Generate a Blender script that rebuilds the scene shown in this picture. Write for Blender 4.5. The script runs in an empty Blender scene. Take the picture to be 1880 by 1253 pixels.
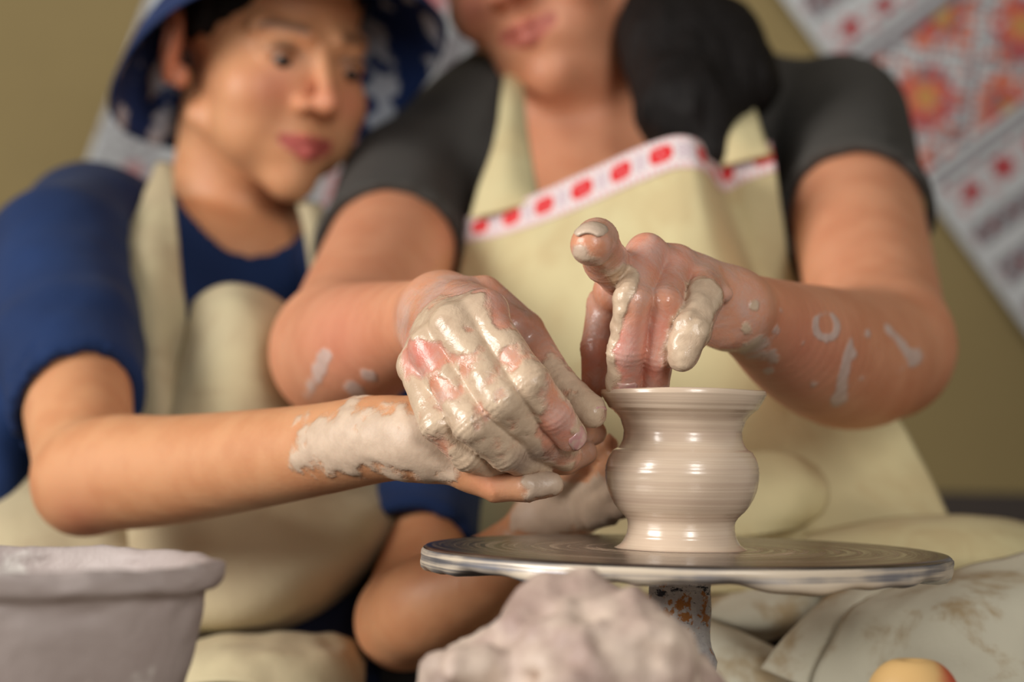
import bpy, math, random
import numpy as np
from mathutils import Vector, Matrix

# ---------------------------------------------------------------- camera, world, lights, exposure
F = 85.0 / 36.0 * 1880.0
PITCH, ROLL = math.radians(1.53), math.radians(1.1)
CAM = np.array([0.0, -1.11, 0.666])
V_ = np.array([0, math.cos(PITCH), math.sin(PITCH)])
U0 = np.array([0, -math.sin(PITCH), math.cos(PITCH)])
X0 = np.array([1.0, 0, 0])
R_ = math.cos(ROLL) * X0 + math.sin(ROLL) * U0
U_ = -math.sin(ROLL) * X0 + math.cos(ROLL) * U0
T_ = -V_
scene = bpy.context.scene
COL = scene.collection

cd = bpy.data.cameras.new('camera')
cam = bpy.data.objects.new('camera', cd)
COL.objects.link(cam)
M = Matrix(((R_[0], U_[0], T_[0], CAM[0]), (R_[1], U_[1], T_[1], CAM[1]), (R_[2], U_[2], T_[2], CAM[2]), (0, 0, 0, 1)))
cam.matrix_world = M
cd.lens = 85
cd.sensor_width = 36
cd.clip_start = 0.05
cd.dof.use_dof = True
cd.dof.focus_distance = 1.085
cd.dof.aperture_fstop = 5.0
scene.camera = cam

w = bpy.data.worlds.new('world')
scene.world = w
w.use_nodes = True
w.node_tree.nodes['Background'].inputs[0].default_value = (1.0, 0.93, 0.84, 1)
w.node_tree.nodes['Background'].inputs[1].default_value = 0.17


def area(name, loc, target, sx, sy, watt, col):
    l = bpy.data.lights.new(name, 'AREA')
    l.shape = 'RECTANGLE'
    l.size, l.size_y, l.energy, l.color = sx, sy, watt, col
    o = bpy.data.objects.new(name, l)
    COL.objects.link(o)
    o.location = loc
    o.rotation_euler = (Vector(target) - Vector(loc)).to_track_quat('-Z', 'Y').to_euler()
    return o


area('window_light_left', (-2.25, -1.05, 1.45), (0.0, 0.2, 0.72), 1.3, 1.1, 68, (1.0, 0.97, 0.93))
area('window_light_right', (0.85, -2.6, 1.55), (0.1, 0.2, 0.72), 0.6, 1.1, 33, (1.0, 0.97, 0.93))
scene.view_settings.view_transform = 'Standard'
scene.view_settings.look = 'None'
scene.view_settings.exposure = 0.14
scene.view_settings.gamma = 1.0
scene.view_settings.use_curve_mapping = False


# ---------------------------------------------------------------- helpers
def P(px, py, d):
    """a point of the place from its picture position and its distance along the view"""
    return CAM + V_ * d + R_ * ((px - 940.0) * d / F) - U_ * ((py - 626.5) * d / F)


def P3(t):
    return P(t[0], t[1], t[2])


def RP(r, d):
    return r * d / F


def cv(x, y, z):
    v = R_ * x + U_ * y + T_ * z
    return v / np.linalg.norm(v)


def unit(v):
    return v / (np.linalg.norm(v) + 1e-12)


def tag(o, label=None, cat=None, group=None, kind=None):
    if label: o['label'] = label
    if cat: o['category'] = cat
    if group: o['group'] = group
    if kind: o['kind'] = kind
    return o


def empty(name, loc, label, cat, group=None):
    o = bpy.data.objects.new(name, None)
    COL.objects.link(o)
    o.location = tuple(loc)
    o.empty_display_size = 0.05
    return tag(o, label, cat, group)


def root_loc(parent):
    if parent is None: return np.zeros(3)
    while parent.parent is not None: parent = parent.parent
    return np.array(parent.location)


def mesh(name, verts, faces, mat, parent=None, smooth=True, uv=None, loc=None):
    """faces: (m,4) or (m,3) int array or a list of index lists; verts in place coordinates"""
    v = np.asarray(verts, dtype=np.float32)
    off = root_loc(parent) if parent is not None else (np.array(loc) if loc is not None else np.zeros(3))
    v = v - off.astype(np.float32)
    me = bpy.data.meshes.new(name)
    if isinstance(faces, np.ndarray):
        m, n = faces.shape
        me.vertices.add(len(v))
        me.vertices.foreach_set('co', v.ravel())
        me.loops.add(m * n)
        me.loops.foreach_set('vertex_index', faces.astype(np.int32).ravel())
        me.polygons.add(m)
        me.polygons.foreach_set('loop_start', np.arange(0, m * n, n, dtype=np.int32))
        me.update(calc_edges=True)
    else:
        me.from_pydata([tuple(p) for p in v], [], faces)
    me.polygons.foreach_set('use_smooth', np.full(len(me.polygons), smooth))
    if uv is not None:
        lay = me.uv_layers.new(name='uv')
        li = np.empty(len(me.loops), dtype=np.int32)
        me.loops.foreach_get('vertex_index', li)
        lay.data.foreach_set('uv', np.asarray(uv, dtype=np.float32)[li].ravel())
    me.validate()
    if mat: me.materials.append(mat)
    o = bpy.data.objects.new(name, me)
    COL.objects.link(o)
    if parent is not None: o.parent = parent
    elif loc is not None: o.location = tuple(loc)
    return o


def attr(o, name, vals):
    a = o.data.attributes.new(name, 'FLOAT', 'POINT')
    a.data.foreach_set('value', np.asarray(vals, dtype=np.float32))


# value noise in numpy
_rng = np.random.RandomState(7)
_tab = _rng.rand(32, 32, 32).astype(np.float32)


def vnoise(p, scale, oct=1, seed=0.0):
    p = np.asarray(p, dtype=np.float32) * scale + seed * 7.31
    out = np.zeros(p.shape[0], np.float32)
    amp, tot = 1.0, 0.0
    for o in range(oct):
        i = np.floor(p).astype(np.int64)
        f = p - i
        f = f * f * (3 - 2 * f)
        i0, i1 = i % 32, (i + 1) % 32
        a = 0
        for dx in (0, 1):
            wx = f[:, 0] if dx else 1 - f[:, 0]
            ix = (i1 if dx else i0)[:, 0]
            for dy in (0, 1):
                wy = f[:, 1] if dy else 1 - f[:, 1]
                iy = (i1 if dy else i0)[:, 1]
                for dz in (0, 1):
                    wz = f[:, 2] if dz else 1 - f[:, 2]
                    iz = (i1 if dz else i0)[:, 2]
                    a = a + wx * wy * wz * _tab[ix, iy, iz]
        out += amp * a
        tot += amp
        amp *= 0.5
        p = p * 2.03 + 11.7
    return out / tot


def sstep(a, b, x):
    t = np.clip((x - a) / (b - a), 0, 1)
    return t * t * (3 - 2 * t)


# ---- signed distance modelling: nodes are evaluated on sub-boxes of a rectilinear grid
BIG = np.float32(0.25)


def smin(a, b, k):
    if k <= 0: return np.minimum(a, b)
    h = np.maximum(k - np.abs(a - b), 0) / k
    return np.minimum(a, b) - h * h * h * (k / 6.0)


def seg(a, b, ra, rb):
    """tapered limb between two joints"""
    a, b = np.asarray(a, float), np.asarray(b, float)
    ba = (b - a).astype(np.float32)
    l2 = np.float32(ba @ ba + 1e-12)

    def fn(X, Y, Z):
        x, y, z = X - np.float32(a[0]), Y - np.float32(a[1]), Z - np.float32(a[2])
        t = np.clip((x * ba[0] + y * ba[1] + z * ba[2]) / l2, 0, 1)
        q = (x - t * ba[0]) ** 2 + (y - t * ba[1]) ** 2 + (z - t * ba[2]) ** 2
        return np.sqrt(q) - (np.float32(ra) + t * np.float32(rb - ra))
    r = max(ra, rb)
    return ('leaf', fn, np.minimum(a, b) - r, np.maximum(a, b) + r)


def ell(c, rad, B=None):
    """ellipsoid; B rows are its axes"""
    c = np.asarray(c, float)
    rad = np.asarray(rad, np.float32)
    B = np.eye(3) if B is None else np.asarray(B)
    B32 = B.astype(np.float32)

    def fn(X, Y, Z):
        x, y, z = X - np.float32(c[0]), Y - np.float32(c[1]), Z - np.float32(c[2])
        s = 0
        s2 = 0
        for i in range(3):
            q = (x * B32[i, 0] + y * B32[i, 1] + z * B32[i, 2]) / rad[i]
            s = s + q * q
            s2 = s2 + (q / rad[i]) ** 2
        k0 = np.sqrt(s)
        k1 = np.sqrt(s2) + 1e-9
        return k0 * (k0 - 1) / k1
    ext = np.sqrt(((B * rad[:, None]) ** 2).sum(0))
    return ('leaf', fn, c - ext, c + ext)


def halfspace(p, n, lo, hi):
    """solid on the side the normal points to"""
    p, n = np.asarray(p, float), unit(np.asarray(n, float))

    def fn(X, Y, Z):
        return -((X - np.float32(p[0])) * np.float32(n[0]) + (Y - np.float32(p[1])) * np.float32(n[1]) + (Z - np.float32(p[2])) * np.float32(n[2]))
    return ('leaf', fn, np.asarray(lo, float), np.asarray(hi, float))


def chain(js, rad, k=0.002, creases=(), amp=0.00028):
    """a finger: joints with radii; skin folds at the joints in creases"""
    js = [np.asarray(j, float) for j in js]
    leaves = [seg(js[i], js[i + 1], rad[i], rad[i + 1]) for i in range(len(js) - 1)]

    def fn(X, Y, Z):
        d = None
        for l in leaves:
            v = l[1](X, Y, Z)
            d = v if d is None else smin(d, v, k)
        for ci in creases:
            ax = unit(js[min(ci + 1, len(js) - 1)] - js[ci - 1])
            s = ((X - np.float32(js[ci][0])) * np.float32(ax[0]) + (Y - np.float32(js[ci][1])) * np.float32(ax[1]) + (Z - np.float32(js[ci][2])) * np.float32(ax[2]))
            rr = (X - np.float32(js[ci][0])) ** 2 + (Y - np.float32(js[ci][1])) ** 2 + (Z - np.float32(js[ci][2])) ** 2
            g = np.exp(-(s / 0.0042) ** 2) * (rr < (rad[ci] * 1.8) ** 2)
            d = d + amp * g * np.cos(s * (2 * math.pi / 0.0027)) - 0.0003 * np.exp(-(s / 0.006) ** 2)
        return d
    lo = np.min([l[2] for l in leaves], 0)
    hi = np.max([l[3] for l in leaves], 0)
    return ('leaf', fn, lo, hi)


def U(k, *n): return ('u', k, list(n))
def SUB(k, a, b): return ('sub', k, a, b)
def CUT(k, a, b): return ('int', k, a, b)


def ev(node, ax, m):
    t = node[0]
    if t == 'leaf':
        _, fn, lo, hi = node
        idx = []
        for i in range(3):
            a = max(int(np.searchsorted(ax[i], lo[i] - m)) - 1, 0)
            b = min(int(np.searchsorted(ax[i], hi[i] + m)) + 1, len(ax[i]))
            idx.append((a, max(b, a + 1)))
        X = ax[0][idx[0][0]:idx[0][1]][:, None, None]
        Y = ax[1][idx[1][0]:idx[1][1]][None, :, None]
        Z = ax[2][idx[2][0]:idx[2][1]][None, None, :]
        return idx, np.asarray(fn(X, Y, Z), np.float32)
    if t == 'u':
        parts = [ev(c, ax, m) for c in node[2]]
        idx = [(min(p[0][i][0] for p in parts), max(p[0][i][1] for p in parts)) for i in range(3)]
        out = np.full([b - a for a, b in idx], BIG, np.float32)
        for pi, arr in parts:
            sl = tuple(slice(pi[i][0] - idx[i][0], pi[i][1] - idx[i][0]) for i in range(3))
            out[sl] = smin(out[sl], arr, node[1])
        return idx, out
    if t in ('sub', 'int'):
        ia, A = ev(node[2], ax, m)
        ib, Bv = ev(node[3], ax, m)
        o0 = [max(ia[i][0], ib[i][0]) for i in range(3)]
        o1 = [min(ia[i][1], ib[i][1]) for i in range(3)]
        if any(o1[i] <= o0[i] for i in range(3)): return ia, A
        sa = tuple(slice(o0[i] - ia[i][0], o1[i] - ia[i][0]) for i in range(3))
        sb = tuple(slice(o0[i] - ib[i][0], o1[i] - ib[i][0]) for i in range(3))
        q = Bv[sb] if t == 'sub' else -Bv[sb]
        A[sa] = -smin(-A[sa], q, node[1])
        return ia, A
    if t == 'post':
        i, A = ev(node[2], ax, m)
        n0 = np.nonzero(np.abs(A) < node[3])
        pts = np.stack([ax[k][i[k][0]:i[k][1]][n0[k]] for k in range(3)], 1)
        A[n0] = A[n0] + node[1](pts)
        return i, A


def axis(lo, hi, h, fine=()):
    out = [lo]
    while out[-1] < hi:
        x = out[-1]
        s = h
        for a, b, hf in fine:
            if a - 0.002 <= x < b: s = min(s, hf)
            elif x < a < x + s: s = max(a - x, hf)
        out.append(x + s)
    return np.array(out, np.float32)


def nets(val, ax, smooth=2):
    ins = val < 0
    nx, ny, nz = val.shape
    cnt = np.zeros((nx - 1, ny - 1, nz - 1), np.int8)
    cs = [(i, j, k) for i in (0, 1) for j in (0, 1) for k in (0, 1)]
    for i, j, k in cs: cnt += ins[i:nx - 1 + i, j:ny - 1 + j, k:nz - 1 + k]
    act = np.nonzero((cnt > 0) & (cnt < 8))
    del cnt
    I = np.stack(act, 1)
    cv_ = {c: val[act[0] + c[0], act[1] + c[1], act[2] + c[2]] for c in cs}
    acc = np.zeros((len(I), 3), np.float32)
    n = np.zeros(len(I), np.float32)
    for c in cs:
        for a in range(3):
            if c[a] == 0:
                c2 = tuple(1 if q == a else c[q] for q in range(3))
                v0, v1 = cv_[c], cv_[c2]
                cr = (v0 < 0) != (v1 < 0)
                t = np.where(cr, v0 / np.where(cr, v0 - v1, 1), 0)
                p = [None] * 3
                for q in range(3):
                    p[q] = ax[q][act[q] + c[q]]
                p[a] = p[a] + t * (ax[a][act[a] + 1] - ax[a][act[a]])
                acc += np.stack(p, 1) * cr[:, None]
                n += cr
    verts = acc / n[:, None]
    vid = np.full((nx - 1, ny - 1, nz - 1), -1, np.int32)
    vid[act] = np.arange(len(I), dtype=np.int32)
    quads = []
    for a in range(3):
        b, c = (a + 1) % 3, (a + 2) % 3
        s0 = [slice(None)] * 3
        s1 = [slice(None)] * 3
        s0[a], s1[a] = slice(0, -1), slice(1, None)
        for q in (b, c):
            s0[q] = slice(1, -1)
            s1[q] = slice(1, -1)
        e = np.nonzero(ins[tuple(s0)] != ins[tuple(s1)])
        e = [q.copy() for q in e]
        e[b] += 1
        e[c] += 1
        low = ins[tuple(e)]

        def cell(db, dc):
            q = [e[0], e[1], e[2]]
            q[b] = q[b] + db
            q[c] = q[c] + dc
            return vid[tuple(q)]
        Q = np.stack([cell(-1, -1), cell(0, -1), cell(0, 0), cell(-1, 0)], 1)
        Q[~low] = Q[~low][:, ::-1]
        quads.append(Q)
    quads = np.concatenate(quads)
    quads = quads[(quads >= 0).all(1)]
    # keep the largest connected skin only
    lab = np.arange(len(verts))
    e = np.concatenate([quads[:, [0, 1]], quads[:, [1, 2]], quads[:, [2, 3]], quads[:, [3, 0]]])
    for it in range(200):
        a_, b_ = lab[e[:, 0]], lab[e[:, 1]]
        if (a_ == b_).all(): break
        m_ = np.minimum(a_, b_)
        new = lab.copy()
        np.minimum.at(new, np.maximum(a_, b_), m_)
        while True:
            nn_ = new[new]
            if (nn_ == new).all(): break
            new = nn_
        lab = new
    big = np.bincount(lab).argmax()
    keep = lab == big
    quads = quads[keep[quads[:, 0]]]
    remap = np.cumsum(keep) - 1
    verts = verts[keep]
    quads = remap[quads]
    e = np.concatenate([quads[:, [0, 1]], quads[:, [1, 2]], quads[:, [2, 3]], quads[:, [3, 0]]])
    deg = np.bincount(e.ravel(), minlength=len(verts)).astype(np.float32)
    for it in range(smooth):
        lap = np.stack([np.bincount(e[:, 0], verts[e[:, 1], q], len(verts)) + np.bincount(e[:, 1], verts[e[:, 0], q], len(verts)) for q in range(3)], 1) / deg[:, None]
        verts = verts + (0.55 if it % 2 == 0 else -0.35) * (lap - verts)
    return verts.astype(np.float32), quads


def solid(node, ax, m=0.012, smooth=2):
    idx, arr = ev(node, ax, m)
    arr = np.pad(arr, 1, constant_values=BIG)
    axs = []
    for i in range(3):
        a = ax[i][idx[i][0]:idx[i][1]]
        axs.append(np.concatenate([[a[0] - 0.001], a, [a[-1] + 0.001]]).astype(np.float32))
    return nets(arr, axs, smooth)


def bounds_axes(node, h, fine=((), (), ()), m=0.02):
    def bb(n):
        if n[0] == 'leaf': return n[2], n[3]
        if n[0] == 'u':
            q = [bb(c) for c in n[2]]
            return np.min([a for a, b in q], 0), np.max([b for a, b in q], 0)
        return bb(n[2])
    lo, hi = bb(node)
    return [axis(lo[i] - m, hi[i] + m, h, fine[i]) for i in range(3)]


# ---------------------------------------------------------------- materials
class NT:
    def __init__(s, name, rough=0.6, base=(0.5, 0.5, 0.5)):
        s.m = bpy.data.materials.new(name)
        s.m.use_nodes = True
        s.t = s.m.node_tree
        s.b = s.t.nodes['Principled BSDF']
        s.set('Roughness', rough)
        s.set('Base Color', (*base, 1))

    def set(s, sock, v):
        i = s.b.inputs[sock]
        if hasattr(v, 'is_output'): s.t.links.new(v, i)
        else: i.default_value = v

    def n(s, typ, ins={}, out=0, **kw):
        nd = s.t.nodes.new(typ)
        for k, v in kw.items(): setattr(nd, k, v)
        for k, v in ins.items():
            i = nd.inputs[k]
            if hasattr(v, 'is_output'): s.t.links.new(v, i)
            else: i.default_value = v
        return nd.outputs[out]

    def co(s, kind='Object'):
        return s.n('ShaderNodeTexCoord', out=['Generated', 'Normal', 'UV', 'Object'].index(kind))

    def noise(s, scale, detail=3, rough=0.55, vec=None, out=0, dist=0.0):
        return s.n('ShaderNodeTexNoise', {'Vector': vec if vec is not None else s.co(), 'Scale': scale, 'Detail': detail, 'Roughness': rough, 'Distortion': dist}, out)

    def attr(s, name):
        return s.n('ShaderNodeAttribute', attribute_name=name, out=2)

    def vcol(s, name):
        return s.n('ShaderNodeAttribute', attribute_name=name, out=0)

    def math(s, op, a, b=0.0, c=0.0, clamp=False):
        return s.n('ShaderNodeMath', {0: a, 1: b, 2: c}, operation=op, use_clamp=clamp)

    def mr(s, v, a, b, c=0.0, d=1.0):
        return s.n('ShaderNodeMapRange', {'Value': v, 'From Min': a, 'From Max': b, 'To Min': c, 'To Max': d}, interpolation_type='SMOOTHSTEP')

    def mix(s, f, a, b, mode='MIX'):
        nd = s.t.nodes.new('ShaderNodeMix')
        nd.data_type = 'RGBA'
        nd.blend_type = mode
        for i, v in ((0, f), (6, a), (7, b)):
            if hasattr(v, 'is_output'): s.t.links.new(v, nd.inputs[i])
            else: nd.inputs[i].default_value = v if i == 0 else (*v[:3], 1)
        return nd.outputs[2]

    def bump(s, h, strength=0.3, dist=0.001):
        s.set('Normal', s.n('ShaderNodeBump', {'Height': h, 'Strength': strength, 'Distance': dist}))

    def mapping(s, vec, scale=(1, 1, 1), rot=(0, 0, 0)):
        return s.n('ShaderNodeMapping', {'Vector': vec, 'Scale': scale, 'Rotation': rot})


def srgb(r, g, b):
    f = lambda c: ((c / 255 + 0.055) / 1.055) ** 2.4 if c > 10 else c / 255 / 12.92
    return (f(r), f(g), f(b))


def skin_material(name, base, red, clay, dry_clay):
    m = NT(name)
    n1 = m.noise(38, 4)
    n2 = m.noise(9, 2)
    fine = m.noise(420, 3, 0.6)
    c = m.mix(m.mr(n1, 0.35, 0.7), base, [base[0] * 0.9, base[1] * 0.82, base[2] * 0.78])
    c = m.mix(m.attr('red'), c, red)
    c = m.mix(m.math('MULTIPLY', m.attr('lip'), 0.85), c, srgb(176, 72, 74))
    c = m.mix(m.attr('brow'), c, srgb(62, 42, 30))
    clay_a = m.attr('clay')
    edge = m.math('ADD', clay_a, m.math('MULTIPLY', m.math('SUBTRACT', m.noise(230, 4, 0.62), 0.5), 0.5))
    wet = m.attr('wet')
    mask = m.math('MULTIPLY', m.mr(edge, 0.30, 0.62), m.n('ShaderNodeMapRange', {'Value': wet, 'To Min': 0.72, 'To Max': 0.97}))
    cc = m.mix(m.mr(m.noise(75, 4, 0.6, dist=0.6), 0.3, 0.72), clay, [clay[0] * 0.80, clay[1] * 0.76, clay[2] * 0.74])
    cc = m.mix(wet, m.mix(m.mr(m.noise(120, 5, 0.65), 0.3, 0.7), dry_clay, [x * 0.80 for x in dry_clay]), cc)
    # a thin film of slip over wet skin
    film = m.math('MULTIPLY', wet, m.mr(m.noise(70, 5, 0.65, dist=0.6), 0.32, 0.72, 0.10, 0.72))
    c = m.mix(film, c, [0.60, 0.43, 0.37])
    c = m.mix(mask, c, cc)
    c = m.mix(m.attr('grime'), c, srgb(96, 78, 78))
    m.set('Base Color', c)
    rough_wet = m.mr(m.noise(90, 3), 0.3, 0.7, 0.16, 0.36)
    rr = m.n('ShaderNodeMix', {0: wet, 2: 0.52, 3: rough_wet})
    m.set('Roughness', rr)
    m.set('Specular IOR Level', 0.5)
    m.set('Subsurface Weight', m.math('MULTIPLY', m.math('SUBTRACT', 1.0, mask), 0.22))
    m.set('Subsurface Radius', (1.0, 0.35, 0.18))
    m.set('Subsurface Scale', 0.006)
    h = m.math('ADD', m.math('MULTIPLY', mask, 1.3), m.math('ADD', m.math('MULTIPLY', fine, 0.35), m.math('MULTIPLY', m.noise(130, 4, 0.6, dist=0.8), m.math('MULTIPLY', wet, 1.1))))
    m.bump(h, 0.55, 0.0009)
    return m.m


def cloth_material(name, base, dark=None, weave=900, stain=None, stain_amt=0.0, rough=0.85):
    m = NT(name, rough)
    d = dark or [c * 0.82 for c in base]
    c = m.mix(m.mr(m.noise(7, 4), 0.3, 0.7), base, d)
    if stain:
        c = m.mix(m.math('MULTIPLY', m.mr(m.noise(19, 5, 0.6, dist=0.5), 0.47, 0.62), stain_amt), c, stain)
    m.set('Base Color', c)
    v = m.co()
    h = m.math('ADD', m.math('MULTIPLY', m.noise(weave, 2, vec=m.mapping(v, (1, 1, 0.25))), 0.5), m.math('MULTIPLY', m.noise(weave, 2, vec=m.mapping(v, (0.25, 1, 1))), 0.5))
    m.bump(m.math('ADD', h, m.math('MULTIPLY', m.noise(26, 3), 6)), 0.35, 0.0008)
    m.set('Sheen Weight', 0.03)
    m.set('Specular IOR Level', 0.25)
    return m.m


CLAY = srgb(217, 193, 165)
DRY = srgb(205, 190, 170)
SKIN_W = skin_material('skin_woman', srgb(219, 153, 117), srgb(216, 126, 112), CLAY, srgb(222, 206, 198))
SKIN_B = skin_material('skin_boy', srgb(213, 154, 111), srgb(210, 124, 98), CLAY, srgb(216, 201, 180))
APRON = cloth_material('apron_canvas', srgb(214, 202, 156), srgb(202, 190, 148), stain=srgb(186, 160, 116), stain_amt=0.35)
APRON_B = cloth_material('apron_canvas_plain', srgb(202, 190, 152), srgb(184, 169, 138), stain=srgb(168, 146, 116), stain_amt=0.35)
LAP = cloth_material('stained_canvas', srgb(222, 216, 192), srgb(206, 200, 180), stain=srgb(168, 138, 92), stain_amt=0.75)
TSHIRT = cloth_material('charcoal_jersey', srgb(74, 71, 67), srgb(58, 56, 53))
NAVY = cloth_material('navy_jersey', srgb(28, 52, 96), srgb(20, 40, 78))
NAVY_D = cloth_material('dark_navy_cotton', srgb(28, 36, 62))
DARK = cloth_material('dark_cloth', srgb(40, 38, 38))

mm = NT('dark_hair', 0.6)
mm.set('Specular IOR Level', 0.2)
hn = mm.noise(60, 4, vec=mm.mapping(mm.co(), (6, 6, 0.7)))
mm.set('Base Color', mm.mix(hn, srgb(10, 8, 8), srgb(26, 21, 19)))
mm.bump(hn, 0.7, 0.004)
HAIR = mm.m

mm = NT('nail', 0.2, srgb(204, 150, 146))
mm.set('Base Color', mm.mix(mm.mr(mm.noise(300, 3), 0.35, 0.7), srgb(205, 150, 148), srgb(208, 178, 160)))
mm.set('Coat Weight', 0.4)
NAIL = mm.m
mm = NT('nail_clay', 0.3, srgb(214, 190, 168))
mm.bump(mm.noise(300, 4), 0.5, 0.0008)
NAIL_C = mm.m

# thrown clay: fine rings all round, wet
mm = NT('wet_thrown_clay')
ring = mm.noise(1.0, 5, 0.7, vec=mm.mapping(mm.co(), (6, 6, 900)))
ring2 = mm.noise(1.0, 3, 0.6, vec=mm.mapping(mm.co(), (2, 2, 160)))
c = mm.mix(mm.mr(ring, 0.3, 0.7), srgb(226, 204, 180), srgb(214, 190, 166))
c = mm.mix(mm.mr(ring2, 0.45, 0.75), c, srgb(196, 168, 148))
mm.set('Base Color', c)
mm.set('Roughness', mm.mr(ring, 0.3, 0.7, 0.16, 0.26))
mm.set('Specular IOR Level', 0.7)
mm.set('Coat Weight', 0.35)
mm.set('Coat Roughness', 0.1)
mm.bump(mm.math('ADD', ring, mm.math('MULTIPLY', ring2, 2)), 0.28, 0.0004)
POTCLAY = mm.m

# wheel head: dark wet metal with rings of slip
mm = NT('wet_wheel_metal')
sep = mm.n('ShaderNodeSeparateXYZ', {0: mm.co()})
sep = sep.node
rad = mm.math('SQRT', mm.math('ADD', mm.math('POWER', sep.outputs[0], 2.0), mm.math('POWER', sep.outputs[1], 2.0)))
ang = mm.math('ARCTAN2', sep.outputs[1], sep.outputs[0])
rv = mm.n('ShaderNodeCombineXYZ', {0: mm.math('ADD', rad, mm.math('MULTIPLY', mm.noise(7, 2), 0.004)), 1: mm.math('MULTIPLY', mm.math('SINE', ang), 0.0035), 2: mm.math('MULTIPLY', mm.math('COSINE', ang), 0.0035)})
r1 = mm.noise(230, 4, 0.65, vec=rv)
r2 = mm.noise(60, 3, 0.6, vec=rv)
slip = mm.mr(mm.math('ADD', mm.math('MULTIPLY', r1, 0.65), mm.math('MULTIPLY', r2, 0.35)), 0.47, 0.60)
slip = mm.math('MULTIPLY', slip, mm.mr(rad, 0.035, 0.122, 0.85, 0.30))
mm.set('Base Color', mm.mix(slip, srgb(74, 66, 62), srgb(196, 174, 152)))
mm.set('Metallic', mm.math('MULTIPLY', mm.math('SUBTRACT', 1.0, slip), 0.55))
mm.set('Roughness', mm.mr(r1, 0.3, 0.7, 0.14, 0.30))
mm.bump(mm.math('ADD', r1, mm.math('MULTIPLY', r2, 1.5)), 0.35, 0.0006)
WHEEL = mm.m

mm = NT('wheel_rim_slip')
nz = mm.noise(1.0, 4, 0.6, vec=mm.mapping(mm.co(), (5, 5, 330)))
nz2 = mm.noise(14, 4, 0.6)
f_ = mm.mr(mm.math('ADD', mm.math('MULTIPLY', nz, 0.6), mm.math('MULTIPLY', nz2, 0.4)), 0.42, 0.58)
mm.set('Base Color', mm.mix(f_, srgb(214, 198, 176), srgb(134, 134, 142)))
mm.set('Metallic', mm.math('MULTIPLY', f_, 0.6))
mm.set('Roughness', mm.mr(nz2, 0.3, 0.7, 0.24, 0.44))
mm.bump(nz, 0.3, 0.0006)
WRIM = mm.m

mm = NT('flaking_painted_steel', 0.6)
o_ = mm.co()
n1 = mm.noise(120, 5, 0.65, vec=mm.mapping(o_, (1, 1, 1.2)))
n2 = mm.noise(170, 5, 0.7, vec=mm.mapping(o_, (0.7, 0.7, 1.5)))
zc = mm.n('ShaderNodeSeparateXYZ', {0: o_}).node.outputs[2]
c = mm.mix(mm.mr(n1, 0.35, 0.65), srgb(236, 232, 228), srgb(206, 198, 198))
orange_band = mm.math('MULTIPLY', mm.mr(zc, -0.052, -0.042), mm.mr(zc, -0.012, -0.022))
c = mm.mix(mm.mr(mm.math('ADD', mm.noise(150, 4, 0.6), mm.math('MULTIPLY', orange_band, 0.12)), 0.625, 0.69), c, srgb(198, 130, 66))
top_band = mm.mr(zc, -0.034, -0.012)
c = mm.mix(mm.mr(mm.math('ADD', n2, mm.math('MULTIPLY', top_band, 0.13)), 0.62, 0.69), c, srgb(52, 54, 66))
mm.set('Base Color', c)
mm.bump(mm.math('ADD', n1, mm.math('MULTIPLY', n2, 0.8)), 0.8, 0.0018)
SHAFT = mm.m

mm = NT('olive_plaster', 0.9)
c = mm.mix(mm.mr(mm.noise(2.2, 4), 0.3, 0.7), srgb(140, 122, 80), srgb(124, 108, 70))
mm.set('Base Color', c)
mm.bump(mm.noise(60, 4), 0.3, 0.002)
WALL = mm.m
FLOOR = NT('floor_boards', 0.7, srgb(84, 66, 48)).m
mm = NT('brown_wainscot', 0.6)
mm.set('Base Color', mm.mix(mm.noise(1, 4, vec=mm.mapping(mm.co(), (30, 30, 2))), srgb(52, 38, 26), srgb(40, 30, 22)))
WAIN = mm.m

mm = NT('slip_stained_bowl', 0.6)
o_ = mm.co()
c = mm.mix(mm.mr(mm.noise(16, 5, 0.6, vec=mm.mapping(o_, (1, 1, 0.6))), 0.3, 0.72), srgb(158, 142, 137), srgb(182, 169, 164))
zc = mm.n('ShaderNodeSeparateXYZ', {0: o_}).node.outputs[2]
c = mm.mix(mm.math('MULTIPLY', mm.mr(zc, 0.075, 0.10), 0.75), c, srgb(178, 142, 124))
c = mm.mix(mm.mr(mm.math('ADD', mm.noise(22, 4, 0.6), mm.mr(zc, 0.104, 0.112, 0.0, 0.1)), 0.60, 0.70), c, srgb(224, 218, 210))
mm.set('Base Color', c)
mm.bump(mm.noise(70, 5), 0.5, 0.003)
BOWL = mm.m

mm = NT('raw_clay_lump', 0.55)
c = mm.mix(mm.mr(mm.noise(34, 4), 0.32, 0.7), srgb(214, 194, 176), srgb(164, 138, 128))
mm.set('Base Color', c)
mm.bump(mm.noise(90, 4), 0.6, 0.003)
LUMP = mm.m

mm = NT('fruit_skin', 0.4)
sx = mm.n('ShaderNodeSeparateXYZ', {0: mm.co()}).node.outputs[0]
mm.set('Base Color', mm.mix(mm.mr(mm.math('ADD', sx, mm.math('MULTIPLY', mm.noise(40, 3), 0.012)), 0.011, 0.021), srgb(216, 176, 116), srgb(196, 84, 58)))
FRUIT = mm.m
TABLE = cloth_material('worn_table_wood', srgb(120, 104, 84))
EYEW = NT('eye_white', 0.5, srgb(170, 152, 140)).m
EYED = NT('eye_iris', 0.2, srgb(38, 24, 16)).m

mm = NT('stitched_cloth', 0.9)
mm.set('Base Color', mm.vcol('stitch'))
mm.bump(mm.noise(400, 2), 0.3, 0.001)
STITCH = mm.m

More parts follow.
